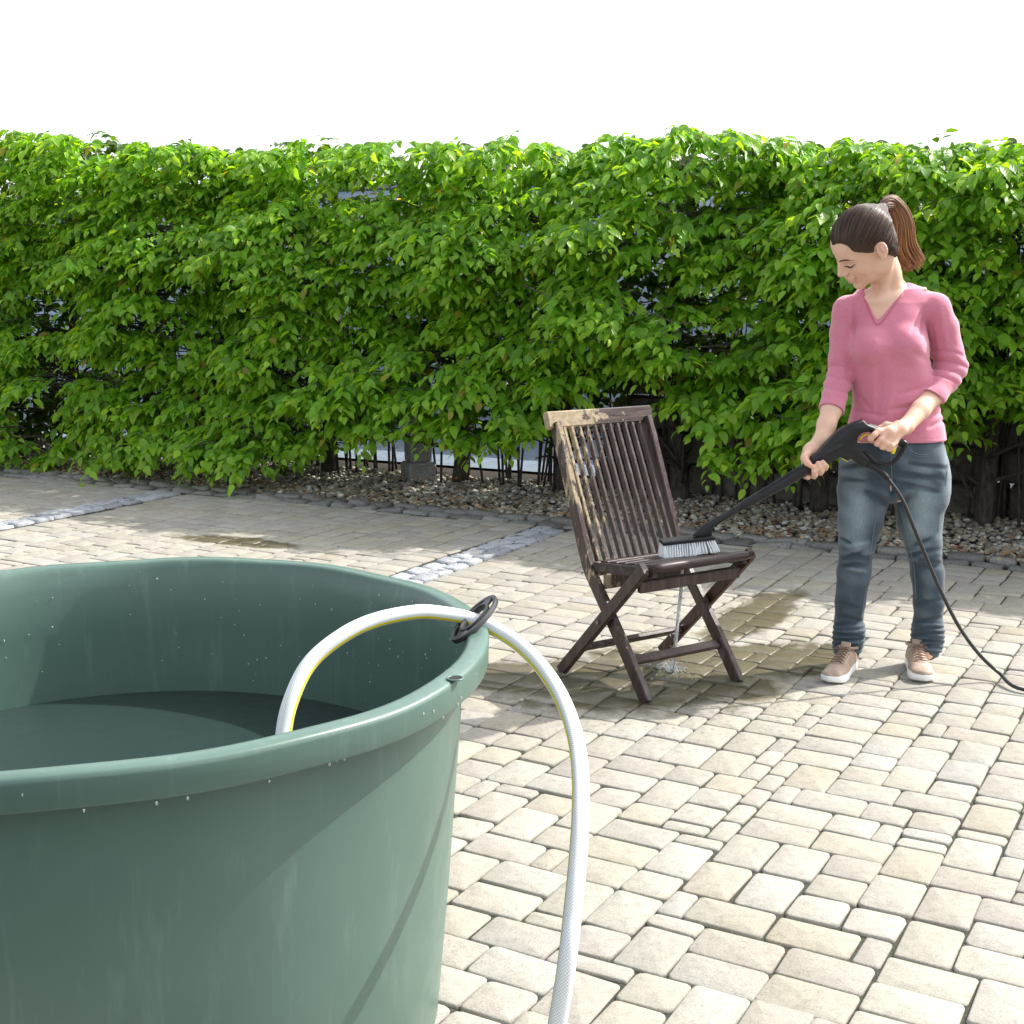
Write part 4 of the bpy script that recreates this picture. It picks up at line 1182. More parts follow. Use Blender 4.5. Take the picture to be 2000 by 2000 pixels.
        for ax in range(3):
            u, v = [(1, 2), (2, 0), (0, 1)][ax]
            A = np.moveaxis(I, ax, 0); ch = A[:-1] != A[1:]; ch = np.moveaxis(ch, 0, ax)
            e = np.argwhere(ch); e = e[(e[:, u] > 0) & (e[:, v] > 0) & (e[:, u] < n[u] - 1) & (e[:, v] < n[v] - 1)]
            su = np.zeros(3, int); su[u] = 1; sv = np.zeros(3, int); sv[v] = 1
            q = [e - su - sv, e - sv, e, e - su]
            w = np.stack([idx[x[:, 0], x[:, 1], x[:, 2]] for x in q], 1)
            flip = ~I[e[:, 0], e[:, 1], e[:, 2]]; w[flip] = w[flip][:, ::-1]; F.append(w)
        F = np.concatenate(F); F = F[(F >= 0).all(1)]
        for _ in range(relax):
            a = np.zeros_like(V); k = np.zeros(len(V))
            for i in range(4):
                np.add.at(a, F[:, i], V[F[:, (i + 1) % 4]]); np.add.at(k, F[:, i], 1)
                np.add.at(a, F[:, i], V[F[:, (i - 1) % 4]]); np.add.at(k, F[:, i], 1)
            V = V * .5 + .5 * a / np.maximum(k, 1)[:, None]
        return V, F
def sines(P, f, seed):
    r = np.random.default_rng(seed); v = 0
    for _ in range(6):
        d = nrm(r.normal(size=3)) * f * r.uniform(.6, 1.5); v = v + np.sin(P @ d + r.uniform(0, 6.28))
    return v / 3.0
def creases(V, N_, items, Yc):
    """soft dents and ridges along segments given in (u, v) of the front view: (u0,v0,u1,v1,width px,depth m)"""
    uv = proj(V)[:, :2]; front = N_[:, 1] < .25; d = np.zeros(len(V))
    for (u0, v0, u1, v1, w, dep) in items:
        a = np.array([u0, v0]); ab = np.array([u1 - u0, v1 - v0]); q = uv - a; t = np.clip((q @ ab) / (ab @ ab), 0, 1)
        dist = np.hypot(*(q - t[:, None] * ab).T); e = np.sin(np.clip(t * .9 + .05, 0, 1) * math.pi) ** .5
        sg = np.cross(ab, q) / (np.linalg.norm(ab))
        d += np.where(front, 1.9 * dep * np.exp(-(dist / w) ** 2) * e, 0)
    return d

YT = 4.64
person = thing('person', 'woman with ponytail, pink jumper and jeans scrubbing the chair with a long brush', 'person', (1.31, 4.60, 0))
# ---------- skeleton, from the photograph's picture plane and measured depths
J = dict(shL=at(1828, 601, 4.64), elL=at(1857, 716, 4.66), cuL=at(1825, 770, 4.58), wrL=at(1769, 833, 4.455),
         shR=at(1654, 604, 4.64), elR=at(1643, 728, 4.63), cuR=at(1624, 800, 4.55), wrR=at(1604, 860, 4.485),
         nb=at(1735, 566, 4.655))
def tz(v, Y=YT): return at(1700, v, Y)[2]
def tx(u, v, Y=YT): return at(u, v, Y)[0]
def w2(p_): return p_ / 560.0
TORSO = [(566, 1741, 60, .075, .03), (590, 1738, 74, .088, .02), (632, 1731, 75, .100, .01), (672, 1732, 80, .112, 0), (700, 1735, 79, .106, 0), (745, 1743, 78, .098, 0), (790, 1750, 83, .102, 0), (830, 1750, 93, .112, 0), (860, 1750, 98, .116, 0)]
def torso(padx=0.0, vmax=2000):
    return [(tz(v), tx(u, v), YT + dy, w2(a_) + padx, b_ + padx) for v, u, a_, b_, dy in TORSO if v <= vmax]
PELV = [(845, 1750, 92, .108, 0), (870, 1750, 96, .114, 0), (900, 1747, 107, .122, .005), (930, 1748, 111, .120, .01), (962, 1747, 110, .110, .01), (974, 1745, 80, .08, .01), (982, 1744, 40, .04, .01)]
LEGL = [(930, 1692, 50, 4.645), (966, 1687, 51, 4.64), (1020, 1680, 43, 4.63), (1060, 1674, 35.5, 4.615), (1085, 1671, 32, 4.61), (1120, 1667.5, 33.5, 4.615), (1174, 1661, 30, 4.62), (1215, 1658, 27.5, 4.62)]
LEGR = [(930, 1800, 53, 4.645), (966, 1799, 54, 4.64), (1020, 1797, 43.5, 4.63), (1060, 1804, 35, 4.615), (1085, 1806, 31.5, 4.61), (1120, 1812, 32.5, 4.615), (1174, 1814.5, 30, 4.62), (1215, 1812, 27.5, 4.62)]
# ---------- head frame
HR = np.array([[-.7934, .2835, -.5386], [-.0538, -.9141, -.4019], [-.6063, -.2899, .7405]]); HK = 1.128
HC_ = np.array([1.2070 * 4.55 / 4.58, 4.55, 1.38 + (1.5094 - 1.38) * 4.55 / 4.58])
def hd(f, s_, u): return HC_ + HR @ (np.array([f, s_, u]) * HK)
HRt = HR      # columns: forward, left, up
lo = np.array([.96, 4.28, .02]); hi = np.array([1.72, 4.86, 1.74])
B = Field(lo, hi, .0034)
# torso, hips, legs under the clothes
B.loft([(z, x, y, a_ - .012, b_ - .012) for z, x, y, a_, b_ in torso()], k=0)
B.loft([(tz(v), tx(u, v), YT + dy, w2(a_) - .015, b_ - .015) for v, u, a_, b_, dy in PELV], k=.02)
for LG in (LEGL, LEGR):
    P = [at(u, v, Y) for v, u, r, Y in LG] + [at(LG[-1][1] - 1, 1250, 4.61), at(LG[-1][1] - (8 if LG is LEGL else 2), 1275, 4.59)]
    B.chain(P, [w2(r) - .018 for v, u, r, Y in LG] + [.028, .026], k=.015)
# shoulders, neck, collar bones
for a_, b_, ra, rb in ((at(1757, 574, 4.655), at(1826, 613, 4.645), .033, .030), (at(1712, 584, 4.65), at(1659, 610, 4.645), .029, .024)):
    B.cone(a_, b_, ra, rb, .03)
nk0 = hd(-.030, 0, -.055); nk1 = at(1738, 572, 4.66)
B.chain([nk0, nk0 * .5 + nk1 * .5, nk1], [.052, .0485, .058], k=.025)
B.cone(hd(-.045, .045, -.05), at(1722, 583, 4.60), .012, .008, .02)       # neck muscle towards the collar bones
B.cone(at(1722, 586, 4.585), at(1805, 566, 4.63), .009, .010, .018); B.cone(at(1712, 588, 4.585), at(1668, 582, 4.63), .009, .009, .018)
B.ell(at(1733, 608, 4.618), (.080, .042, .080), k=.03)
# arms
B.chain([J['shL'], J['elL'], J['cuL'], (J['cuL'] + J['wrL']) / 2, J['wrL']], [.042, .034, .0350, .0325, .0262], k=.012)
B.chain([J['shR'], J['elR'], J['cuR'], (J['cuR'] + J['wrR']) / 2, J['wrR']], [.034, .030, .0350, .0320, .0262], k=.012)
# ---------- head
def he(f, s_, u, r, k=.012, op='u', R=None): B.ell(hd(f, s_, u), np.array(r) * HK, HRt if R is None else R, k * HK, op)
def hc(a_, b_, ra, rb, k=.01, op='u'): B.cone(hd(*a_), hd(*b_), ra * HK, rb * HK, k * HK, op)
he(-.004, 0, .022, (.084, .073, .086), .01)
he(.034, 0, .028, (.061, .062, .064), .02)
he(.030, 0, -.040, (.055, .056, .070), .025)
he(.032, 0, -.080, (.046, .044, .036), .02)
he(.072, 0, -.106, (.016, .019, .014), .022)
for q in (-1, 1):
    he(.053, q * .033, -.038, (.026, .024, .024), .018)
    hc((.080, q * .008, .010), (.066, q * .044, .012), .008, .008, .014)
    he(-.004, q * .050, -.062, (.030, .012, .030), .02)
    he(.097, q * .031, -.007, (.016, .017, .0100), .012, 's')
    he(.070, q * .0305, -.010, (.0125, .0145, .0115), .004)
hc((.086, 0, .008), (.104, 0, -.030), .0070, .0088, .012); he(.080, 0, -.024, (.018, .0165, .028), .014)
he(.1075, 0, -.036, (.0105, .0095, .0085), .006)
for q in (-1, 1):
    he(.0965, q * .0115, -.040, (.0105, .0068, .0068), .005)
    he(.101, q * .006, -.0465, (.004, .0026, .0025), .002, 's')
he(.086, 0, -.062, (.012, .022, .012), .010)
he(.0925, 0, -.0655, (.0075, .020, .0048), .003); he(.0905, 0, -.0765, (.0085, .018, .0058), .004)
he(.098, 0, -.0708, (.0120, .0235, .0022), .0015, 's')
he(.084, .025, -.0665, (.006, .005, .0025), .003, 's'); he(.084, -.025, -.0665, (.006, .005, .0025), .003, 's')
he(.089, 0, -.088, (.010, .016, .004), .008, 's')
for q in (-1, 1):       # ears: rim, bowl, lobe
    eR = HRt
    he(-.012, q * .077, -.006, (.0185, .0065, .030), .004)
    he(-.009, q * .083, -.004, (.0105, .0050, .019), .003, 's')
    he(-.011, q * .080, -.004, (.0050, .0038, .013), .003)
    he(-.005, q * .076, -.032, (.0095, .0050, .0085), .004)
# ---------- hands
def fing(P, R, k=.0035): B.chain([np.asarray(x) for x in P], R, k=k)
h = lambda x, y, Y: gp(x, y, Y)
# her left hand closed over the grip
B.chain([J['wrL'], h(1600, 430, 4.428), h(1470, 480, 4.405)], [.0262, .0265, .022], k=.012)
for (mx, my), (px_, py_), (tx_, ty_) in (((1300, 465), (1190, 570), (1215, 600)), ((1385, 530), (1283, 640), (1310, 655)), ((1460, 585), (1365, 690), (1390, 700)), ((1535, 635), (1455, 712), (1480, 722))):
    B.chain([h(1620, 440, 4.425), h(mx, my, 4.397)], [.015, .0115], k=.010)
    fing([h(mx, my, 4.396), h((mx + px_) / 2, (my + py_) / 2, 4.386), h(px_, py_, 4.393), h(tx_, ty_, 4.413), h(tx_ + 60, ty_ - 35, 4.430), h(tx_ + 110, ty_ - 80, 4.432)], [.0112, .0100, .0102, .0092, .0086, .0078])
fing([h(1560, 400, 4.45), h(1420, 380, 4.462), h(1330, 430, 4.462), h(1290, 500, 4.455)], [.016, .0125, .011, .009], k=.008)
# her right hand around the lance sleeve: palm behind and above, thumb on top, fingers from below
B.chain([J['wrR'], h(330, 745, 4.475), h(270, 850, 4.470)], [.0262, .0245, .023], k=.014)
B.chain([h(330, 745, 4.475), h(400, 830, 4.478)], [.022, .018], k=.014)
fing([h(300, 760, 4.46), h(232, 850, 4.425), h(272, 920, 4.398), h(325, 968, 4.392)], [.0155, .0125, .0105, .0085], k=.008)
for (bx_, by_), (lx, ly), (tx_, ty_), rr_ in (((230, 950), (240, 1100), (288, 1128), .0100), ((270, 960), (385, 1108), (372, 975), .0104), ((330, 930), (480, 1055), (430, 925), .0104), ((400, 890), (545, 990), (497, 910), .0096)):
    if lx == 240: fing([h(240, 900, 4.476), h(215, 1010, 4.470), h(245, 1110, 4.450), h(285, 1130, 4.425)], [.0125, .0110, .0102, .0098])
    else: fing([h(bx_, by_, 4.478), h(bx_ + (lx - bx_) * .55 - 15, by_ + (ly - by_) * .8, 4.470), h(lx - 12, ly + 6, 4.440), h(lx, ly - 15, 4.408), h((lx + tx_) / 2, (ly + ty_) / 2, 4.397), h(tx_, ty_, 4.397)], [.0122, .0112, .0104, rr_, rr_, .0084])
BV, BF = B.mesh(1)
t = NT('skin'); p = t.pos(); at_ = t.n('ShaderNodeAttribute'); at_.attribute_name = 'tint'
c = t.mix(.5, at_.outputs['Color'], t.ramp(t.noise(p, 120, 3), [(.3, .92), (.7, 1.06)]), 'MULTIPLY')
t.set(color=c, rough=.45, sub=.12, spec=.4, normal=t.bump(t.noise(p, 500, 2), .06, .0005)); t.p.inputs['Subsurface Radius'].default_value = (.012, .005, .003); M_SKIN = t.m
bo = mk('body', (BV, BF), M_SKIN, person, smooth=True)
loc = (BV - HC_) @ HR / HK      # head coordinates of every vertex
col = np.tile(np.array([.73, .465, .335]), (len(BV), 1))
def blend(mask, c_): 
    global col
    m = np.clip(mask, 0, 1)[:, None]; col = col * (1 - m) + np.array(c_) * m
g3 = lambda c_, r: np.exp(-(((loc - np.array(c_)) / np.array(r)) ** 2).sum(1))
inhead = loc[:, 2] > -.14
for q in (-1, 1): blend(.40 * g3((.065, q * .04, -.040), (.03, .02, .02)) * inhead, (.74, .36, .28))
blend(.9 * np.clip(g3((.094, 0, -.0660), (.012, .021, .0045)) * 1.5 - .3, 0, 1) * (loc[:, 0] > .07), (.56, .20, .20))
blend(.9 * np.clip(g3((.094, 0, -.0775), (.012, .019, .0055)) * 1.5 - .3, 0, 1) * (loc[:, 0] > .07), (.55, .19, .18))
blend(.5 * g3((.112, 0, -.042), (.014, .014, .010)), (.66, .30, .24))
for q in (-1, 1):
    blend(.35 * g3((-.01, q * .08, 0), (.012, .01, .02)), (.55, .22, .15))
    blend(.30 * g3((.078, q * .031, .0), (.014, .018, .006)), (.42, .22, .15))
hands = (BV[:, 1] < 4.45) & (BV[:, 2] < 1.2) & (BV[:, 2] > .75)
blend(.35 * hands * np.clip(.5 + .5 * sines(BV, 90, 2), 0, 1), (.62, .27, .20))
ca = bo.data.color_attributes.new('tint', 'FLOAT_COLOR', 'POINT'); ca.data.foreach_set('color', np.c_[col, np.ones(len(col))].astype(np.float32).ravel())

# brows, lashes, teeth, nails
t = NT('brow_hair'); t.set(color=(.035, .018, .012), rough=.7); M_BROW = t.m
t = NT('teeth'); t.set(color=(.80, .76, .68), rough=.2); M_TEETH = t.m
fw = HR[:, 0]
def onface(s_, u, f0=.16): return B.hit(hd(f0, s_, u), -fw)
def face_line(name, pts, rad, mat, out=.0008):
    P = np.array([onface(*q) for q in pts]) + fw * out
    mk(name, tube(catmull(P, 4), rad, 8, flat=.5, up=fw), mat, person, smooth=True)
for q in (-1, 1):
    face_line('eyebrow', [(q * .010, .0090), (q * .022, .0125), (q * .034, .0155), (q * .045, .0135), (q * .054, .0070)], [.0028, .0044, .0040, .0030, .0010], M_BROW, .0012)
    face_line('eyelashes', [(q * .0155, -.0125), (q * .023, -.0158), (q * .0315, -.0168), (q * .040, -.0145), (q * .048, -.0085)], [.0012, .0030, .0044, .0044, .0018], M_BROW, .0018)
t = NT('mouth_line'); t.set(color=(.12, .030, .028), rough=.5); M_MOUTH = t.m
face_line('mouth_line', [(-.027, -.0635), (-.022, -.0665), (-.012, -.0700), (0, -.0715), (.012, -.0700), (.022, -.0665), (.028, -.0625)], [.0016, .0022, .0014, .0010, .0014, .0022, .0018], M_MOUTH, .0006)
tp = [hd(.090, x, -.0708) for x in np.linspace(-.015, .015, 7)]
mk('teeth', tube(np.array(tp) - fw * .0015, .0024, 8), M_TEETH, person, smooth=True)

# ---------- hair: cap drawn back to the tie, then the ponytail
H = Field(HC_ - .17, HC_ + np.array([.19, .19, .17]), .003)
def hhe(f, s_, u, r, k=.012, op='u'): H.ell(hd(f, s_, u), np.array(r) * HK, HRt, k * HK, op)
hhe(-.004, 0, .022, (.093, .082, .097), .01)
hhe(.026, 0, .024, (.068, .068, .070), .02)
hhe(-.042, 0, -.030, (.048, .056, .052), .02)
tie = hd(-.098, .0, .058)
tie = at(1722, 408, 4.60)
H.cone(hd(-.045, 0, .04), tie, .052, .020, .035)
# hair line: everything below / in front is cut away
hn = HR @ np.array([.80, 0, -1.0]); H.plane(hd(0, 0, -.012), hn, .006)
for q in (-1, 1):
    H.ell(hd(.086, q * .030, .040), np.array([.038, .030, .026]) * HK, HRt, .012, 's')
    H.ell(hd(-.004, q * .088, -.010), np.array([.024, .022, .034]) * HK, HRt, .008, 's')
    H.cone(hd(-.040, q * .056, -.030), hd(-.048, q * .050, -.066), .020, .010, .02)
HV, HF = H.mesh(1)
tl = (tie - HC_) @ HR / HK; axd = nrm(tl)
hl = (HV - HC_) @ HR / HK
e1 = nrm(np.cross(axd, [0, 1.0, 0])); e2 = np.cross(axd, e1)
az = np.arctan2(hl @ e2, hl @ e1); rad_ = np.linalg.norm(hl - tl, axis=1)
strand = np.sin(az * 60 + 3 * np.sin(az * 7) + rad_ * 12) * .5 + .5 * np.sin(az * 131 + 2 * np.sin(az * 11))
N_ = H.grad(HV); HV = HV + N_ * (strand * .0009)[:, None]
t = NT('hair'); at_ = t.n('ShaderNodeAttribute'); at_.attribute_name = 'tint'
t.set(color=at_.outputs['Color'], rough=.40, spec=.25); M_HAIR = t.m
ho = mk('hair', (HV, HF), M_HAIR, person, smooth=True)
s2 = np.clip(.5 + .5 * np.sin(az * 83 + 4 * np.sin(az * 5)) * .7 + .15 * np.sin(az * 210), 0, 1)
hcol = np.array([.014, .009, .007]) * (1 - s2)[:, None] + np.array([.085, .048, .032]) * s2[:, None]
ca = ho.data.color_attributes.new('tint', 'FLOAT_COLOR', 'POINT'); ca.data.foreach_set('color', np.c_[hcol, np.ones(len(hcol))].astype(np.float32).ravel())
# strands combed over the cap
hr2 = random.Random(12); sv = []; sc_ = []
def add_strands(lst): 
    V_, F_ = join([x[0] for x in lst]); C_ = np.concatenate([np.tile(x[1], (len(x[0][0]), 1)) for x in lst]); return V_, F_, C_
lst = []
for k in range(620):
    a_ = hr2.uniform(-math.pi, math.pi)
    # from hair line towards the tie along the cap
    d0 = nrm(axd * hr2.uniform(-.75, .35) + (e1 * math.cos(a_) + e2 * math.sin(a_)))
    P = []
    for q in np.linspace(0, 1, 9):
        dd_ = nrm(d0 * (1 - q) + axd * q * 1.0)
        dw = HR @ dd_
        p_q = H.hit(HC_ + dw * .24, -dw, 0, .22)
        if H.sample(p_q)[0] > .003: p_q = B.hit(HC_ + dw * .24, -dw, 0, .22)
        P.append(p_q + dw * .0010)
    P = np.array(P)
    lc = (P[0] - HC_) @ HR / HK
    if lc[2] < .8 * lc[0] - hr2.uniform(.008, .024) or abs(lc[1]) > .062 and lc[0] < .03 and lc[2] < .02: continue
    c_ = np.array([.030, .018, .014]) if hr2.random() < .6 else np.array([.10, .055, .034])
    lst.append((tube(catmull(P, 2), [.0003, .0009, .0011, .0009], 5, caps=False), [*(c_ * hr2.uniform(.6, 1.3)), 1]))
V_, F_, C_ = add_strands(lst)
so = mk('combed_strands', (V_, F_), M_HAIR, ho, smooth=True, kind='stuff')
ca = so.data.color_attributes.new('tint', 'FLOAT_COLOR', 'POINT'); ca.data.foreach_set('color', C_.astype(np.float32).ravel())
# loose flyaway hairs at the hair line, crown and nape
lst = []
for k in range(150):
    a_ = hr2.uniform(-math.pi, math.pi); d0 = nrm(axd * hr2.uniform(-.6, .8) + (e1 * math.cos(a_) + e2 * math.sin(a_)))
    dw = HR @ d0; p_q = H.hit(HC_ + dw * .24, -dw, 0, .22)
    if H.sample(p_q)[0] > .003: continue
    tn = nrm((tie - p_q) - dw * ((tie - p_q) @ dw)); rv = np.array([hr2.gauss(0, .35) for _ in range(3)]); L_ = hr2.uniform(.02, .055)
    P = [p_q, p_q + (tn + rv * .4) * L_ * .5 + dw * hr2.uniform(.002, .006), p_q + (tn + rv * .8) * L_ + dw * hr2.uniform(.001, .012)]
    lst.append((tube(catmull(np.array(P), 4), [.0005, .0005, .0003], 4, caps=False), [.09, .05, .03, 1]))
V_, F_, C_ = add_strands(lst)
wo_ = mk('loose_hair', (V_, F_), M_HAIR, ho, smooth=True, kind='stuff')
ca = wo_.data.color_attributes.new('tint', 'FLOAT_COLOR', 'POINT'); ca.data.foreach_set('color', C_.astype(np.float32).ravel())
# ponytail of many strands
pc_ = np.array([tie, at(1731, 399, 4.625), at(1742, 398, 4.65), at(1753, 416, 4.665), at(1760, 448, 4.67), at(1768, 478, 4.675), at(1780, 507, 4.67), at(1788, 532, 4.66)])
PC = catmull(pc_, 5); TT = nrm(np.gradient(PC, axis=0)); lst = []
wid = np.interp(np.linspace(0, 1, len(PC)), [0, .12, .3, .5, .75, .9, 1], [.012, .022, .032, .038, .050, .056, .046])
sidew = nrm(np.cross(TT, [0, 1.0, 0])); dep = np.cross(sidew, TT)
for k in range(420):
    a_ = hr2.uniform(0, 2 * math.pi); r_ = math.sqrt(hr2.random()) ; ph = hr2.uniform(0, 6.28); am = hr2.uniform(0, .10); end = hr2.uniform(.80, 1.0)
    m = int(len(PC) * end); i = np.arange(m); q = i / len(PC)
    off = (r_ * math.cos(a_) + am * np.sin(q * 9 + ph)) * wid[:m]; of2 = (r_ * math.sin(a_) + am * np.cos(q * 8 + ph)) * wid[:m] * .6
    wv2 = .0065 * np.sin(q * 13 + 1.2) * np.clip(q * 2, 0, 1); off = off * (1 - .35 * np.clip((q - .85) / .15, 0, 1)) + wv2
    P = PC[:m] + sidew[:m] * off[:, None] + dep[:m] * of2[:, None]
    lt_ = hr2.random(); lf = math.cos(a_) * r_
    c0_ = np.array([.045, .020, .012]); c1_ = np.array([.42, .20, .085]); c_ = c0_ + (c1_ - c0_) * np.clip(.45 * lt_ + .35 * (r_) + .15, 0, 1)
    V0, F0 = tube(P, [.0012, .0022, .0022, .0016, .0006], 5, caps=False)
    g_ = np.repeat(np.clip(q * 1.6, 0, 1), 5)[:, None]; CC = (c0_ * (1 - g_) * 1.3 + c_ * g_) * hr2.uniform(.60, 1.45)
    lst.append((V0, F0, np.c_[CC, np.ones(len(CC))]))
V_, F_ = join([(x[0], x[1]) for x in lst]); C_ = np.concatenate([x[2] for x in lst])
po = mk('ponytail', (V_, F_), M_HAIR, ho, smooth=True)
ca = po.data.color_attributes.new('tint', 'FLOAT_COLOR', 'POINT'); ca.data.foreach_set('color', C_.astype(np.float32).ravel())
t = NT('hair_tie'); t.set(color=(.006, .006, .008), rough=.8); M_TIE = t.m
td = nrm(PC[3] - PC[0]); mk('hair_tie', tube(np.array([PC[1] - td * .008, PC[1] + td * .008]), [.017, .0185, .017], 16), M_TIE, ho, smooth=True)

# ---------- jumper
G = Field([.98, 4.36, .80], [1.74, 4.84, 1.56], .0036)
slL = [J['shL'], at(1841, 640, 4.65), at(1851, 690, 4.655), J['elL'], at(1845, 742, 4.63), J['cuL'], at(1806, 789, 4.54)]
slR = [J['shR'], at(1644, 650, 4.64), at(1642, 700, 4.635), J['elR'], at(1636, 755, 4.61), J['cuR'], at(1617, 822, 4.53)]
G.chain(slL, [.047, .0525, .053, .0545, .050, .0435, .042], k=.012)
G.chain(slR, [.046, .041, .041, .044, .045, .043, .042], k=.010)
# cuffs cut square, then hollowed
for P_, a_ in (('L', slL), ('R', slR)):
    c_ = at(1812, 779, 4.56) if P_ == 'L' else J['cuR']; d_ = nrm(a_[-1] - a_[-3]) if P_ == 'L' else nrm(J['wrR'] - J['elR'])
    if P_ == 'L': d_ = nrm(at(1806, 793, 4.575) - at(1843, 742, 4.575) + np.array([0, -.022, 0]))
    if P_ == 'L': c_ = at(1821, 772, 4.575)
    G.plane(c_ + d_ * .004, d_, 0, c_ - .08 + d_ * .06, c_ + .08 + d_ * .06)
# that box-limited cut leaves the rest of the end cap: remove it beyond the cuff
G.cone(J['wrL'] + (J['cuL'] - J['wrL']) * .0, J['wrL'] + (J['cuL'] - J['wrL']) * .52, .050, .050, 0, 's')
G.cone(J['wrL'] + (J['cuL'] - J['wrL']) * .45, J['cuL'] + (J['elL'] - J['cuL']) * .06, .036, .0380, 0, 's')
G.cone(J['wrR'] + (J['cuR'] - J['wrR']) * .45, J['cuR'] + (J['elR'] - J['cuR']) * .04, .036, .0375, 0, 's')
G.loft([(z, x, y, a_, b_) for z, x, y, a_, b_ in torso(.002)], k=.012, ex=2.15)
G.ell(at(1696, 676, 4.575), (.062, .062, .062), k=.03); G.ell(at(1768, 674, 4.575), (.062, .062, .062), k=.03)
G.ell(at(1735, 588, 4.66), (.10, .065, .05), k=.03)
for a_, b_, ra, rb in ((at(1768, 580, 4.655), at(1826, 603, 4.645), .047, .045), (at(1705, 592, 4.65), at(1657, 608, 4.645), .044, .042)):
    G.cone(a_, b_, ra, rb, .03)
# V neck and neck opening
def halfplane(a_, b_):     # plane through the sight lines of two picture points, normal to the right of a->b
    A_, B__ = at(*a_, 4.56), at(*b_, 4.56); n_ = np.cross(B__ - A_, A_ - np.array([0, 0, CAM_H])); return A_, nrm(n_)
sl, g_ = G.box([1.0, 4.40, 1.15], [1.7, 4.655, 1.6])
(A1_, n1), (A2_, n2) = halfplane((1681, 560), (1714, 632)), halfplane((1714, 632), (1790, 526))
if (at(1713, 580, 4.56) - A1_) @ n1 > 0: n1 = -n1
if (at(1713, 580, 4.56) - A2_) @ n2 > 0: n2 = -n2
d1 = (g_[0] - A1_[0]) * n1[0] + (g_[1] - A1_[1]) * n1[1] + (g_[2] - A1_[2]) * n1[2]
d2 = (g_[0] - A2_[0]) * n2[0] + (g_[1] - A2_[1]) * n2[1] + (g_[2] - A2_[2]) * n2[2]
hh_ = np.clip(.5 - .5 * (d1 - d2) / .02, 0, 1); dv = d1 + (d2 - d1) * (1 - hh_) * 0 ; dv = np.maximum(d1, d2) + .02 * hh_ * (1 - hh_)
dv = np.maximum(dv, g_[1] - 4.65)
G.comb(sl, dv.astype(np.float32), .002, 's')
G.cone(nk0, at(1736, 574, 4.665), .062, .066, .004, 's')
G.plane((0, 0, tz(858)), (0, 0, -1), 0)
GV, GF = G.mesh(1); GN = G.grad(GV)
disp = .0012 * sines(GV, 34, 5) + .0006 * sines(GV, 80, 6)
def armfold(P0, P1, amp, fr, R0, seed):
    ab = P1 - P0; L2 = ab @ ab; t_q = (GV - P0) @ ab / L2; dist = np.linalg.norm(GV - P0 - np.clip(t_q, 0, 1)[:, None] * ab, axis=1)
    m = np.clip((t_q + .1) * 4, 0, 1) * np.clip((1.05 - t_q) * 6, 0, 1) * (dist < R0)
    ph_q = fr * t_q + 1.6 * sines(GV, 26, seed)
    return m * amp * (np.abs(np.sin(ph_q)) ** .7 * 2 - 1.2)
disp += armfold(at(1853, 690, 4.655), at(1838, 752, 4.62), .0032, 11, .075, 3)
disp += armfold(at(1641, 712, 4.64), at(1630, 780, 4.58), .0030, 12, .062, 4)
cr = [(1668, 585, 1668, 680, 3.5, -.004), (1806, 612, 1800, 650, 4, -.006), (1806, 600, 1780, 648, 4, -.0035), (1700, 700, 1712, 790, 8, .003), (1722, 720, 1712, 815, 6, -.003), (1745, 735, 1730, 830, 7, .0025),
      (1665, 818, 1740, 836, 5, -.004), (1668, 802, 1725, 812, 4, -.003), (1740, 800, 1835, 785, 5, -.004), (1755, 825, 1842, 806, 4, -.004), (1760, 770, 1828, 748, 5, -.0035), (1670, 765, 1700, 800, 4, -.003),
      (1690, 842, 1790, 848, 3, -.003), (1815, 835, 1846, 820, 4, -.004), (1835, 600, 1850, 680, 6, .002), (1820, 640, 1828, 700, 4, -.003), (1655, 700, 1662, 790, 5, -.003), (1783, 690, 1815, 705, 8, -.003)]
disp += creases(GV, GN, cr, YT)
hem = np.abs(GV[:, 2] - tz(851)); disp -= .0012 * np.exp(-(hem / .0016) ** 2)
GV = GV + GN * disp[:, None]
t = NT('pink_knit'); p = t.pos()
f1 = t.noise(t.mapping(p, (1, 1, .35)), 420, 2, .6); f2 = t.noise(p, 6, 3)
c = t.mix(t.ramp(f1, [(.32, 0.0), (.68, 1.0)]), (.54, .16, .23), (.60, .21, .285)); c = t.mix(.3, c, t.ramp(f2, [(.3, .88), (.7, 1.08)]), 'MULTIPLY')
wv_ = t.n('ShaderNodeTexWave'); wv_.bands_direction = 'Z'; t.l(p, wv_.inputs['Vector']); wv_.inputs['Scale'].default_value = 95; wv_.inputs['Distortion'].default_value = 2
t.set(color=c, rough=.92, sheen=.35, normal=t.bump(t.math('ADD', wv_.outputs[0], f1), .22, .0012)); M_KNIT = t.m
jo = mk('jumper', (GV, GF), M_KNIT, person, smooth=True)
# ribbed neck edge
nvp = [(1683, 572), (1690, 588), (1699, 609), (1707, 626), (1714, 634), (1723, 628), (1740, 606), (1760, 577), (1774, 557), (1787, 531)]
P = []
for u, v in nvp:
    o_ = np.array([0, 0, CAM_H]); d_ = nrm(at(u, v, 4.4) - o_); P.append(G.hit(o_ + d_ * 4.3, d_, 0, .6))
P = np.array(P) + np.array([0, -.0006, 0]); t = NT('neck_band'); t.set(color=(.50, .12, .19), rough=.9); mk('neck_band', tube(catmull(P[:-1], 4), .0026, 8), t.m, jo, smooth=True)

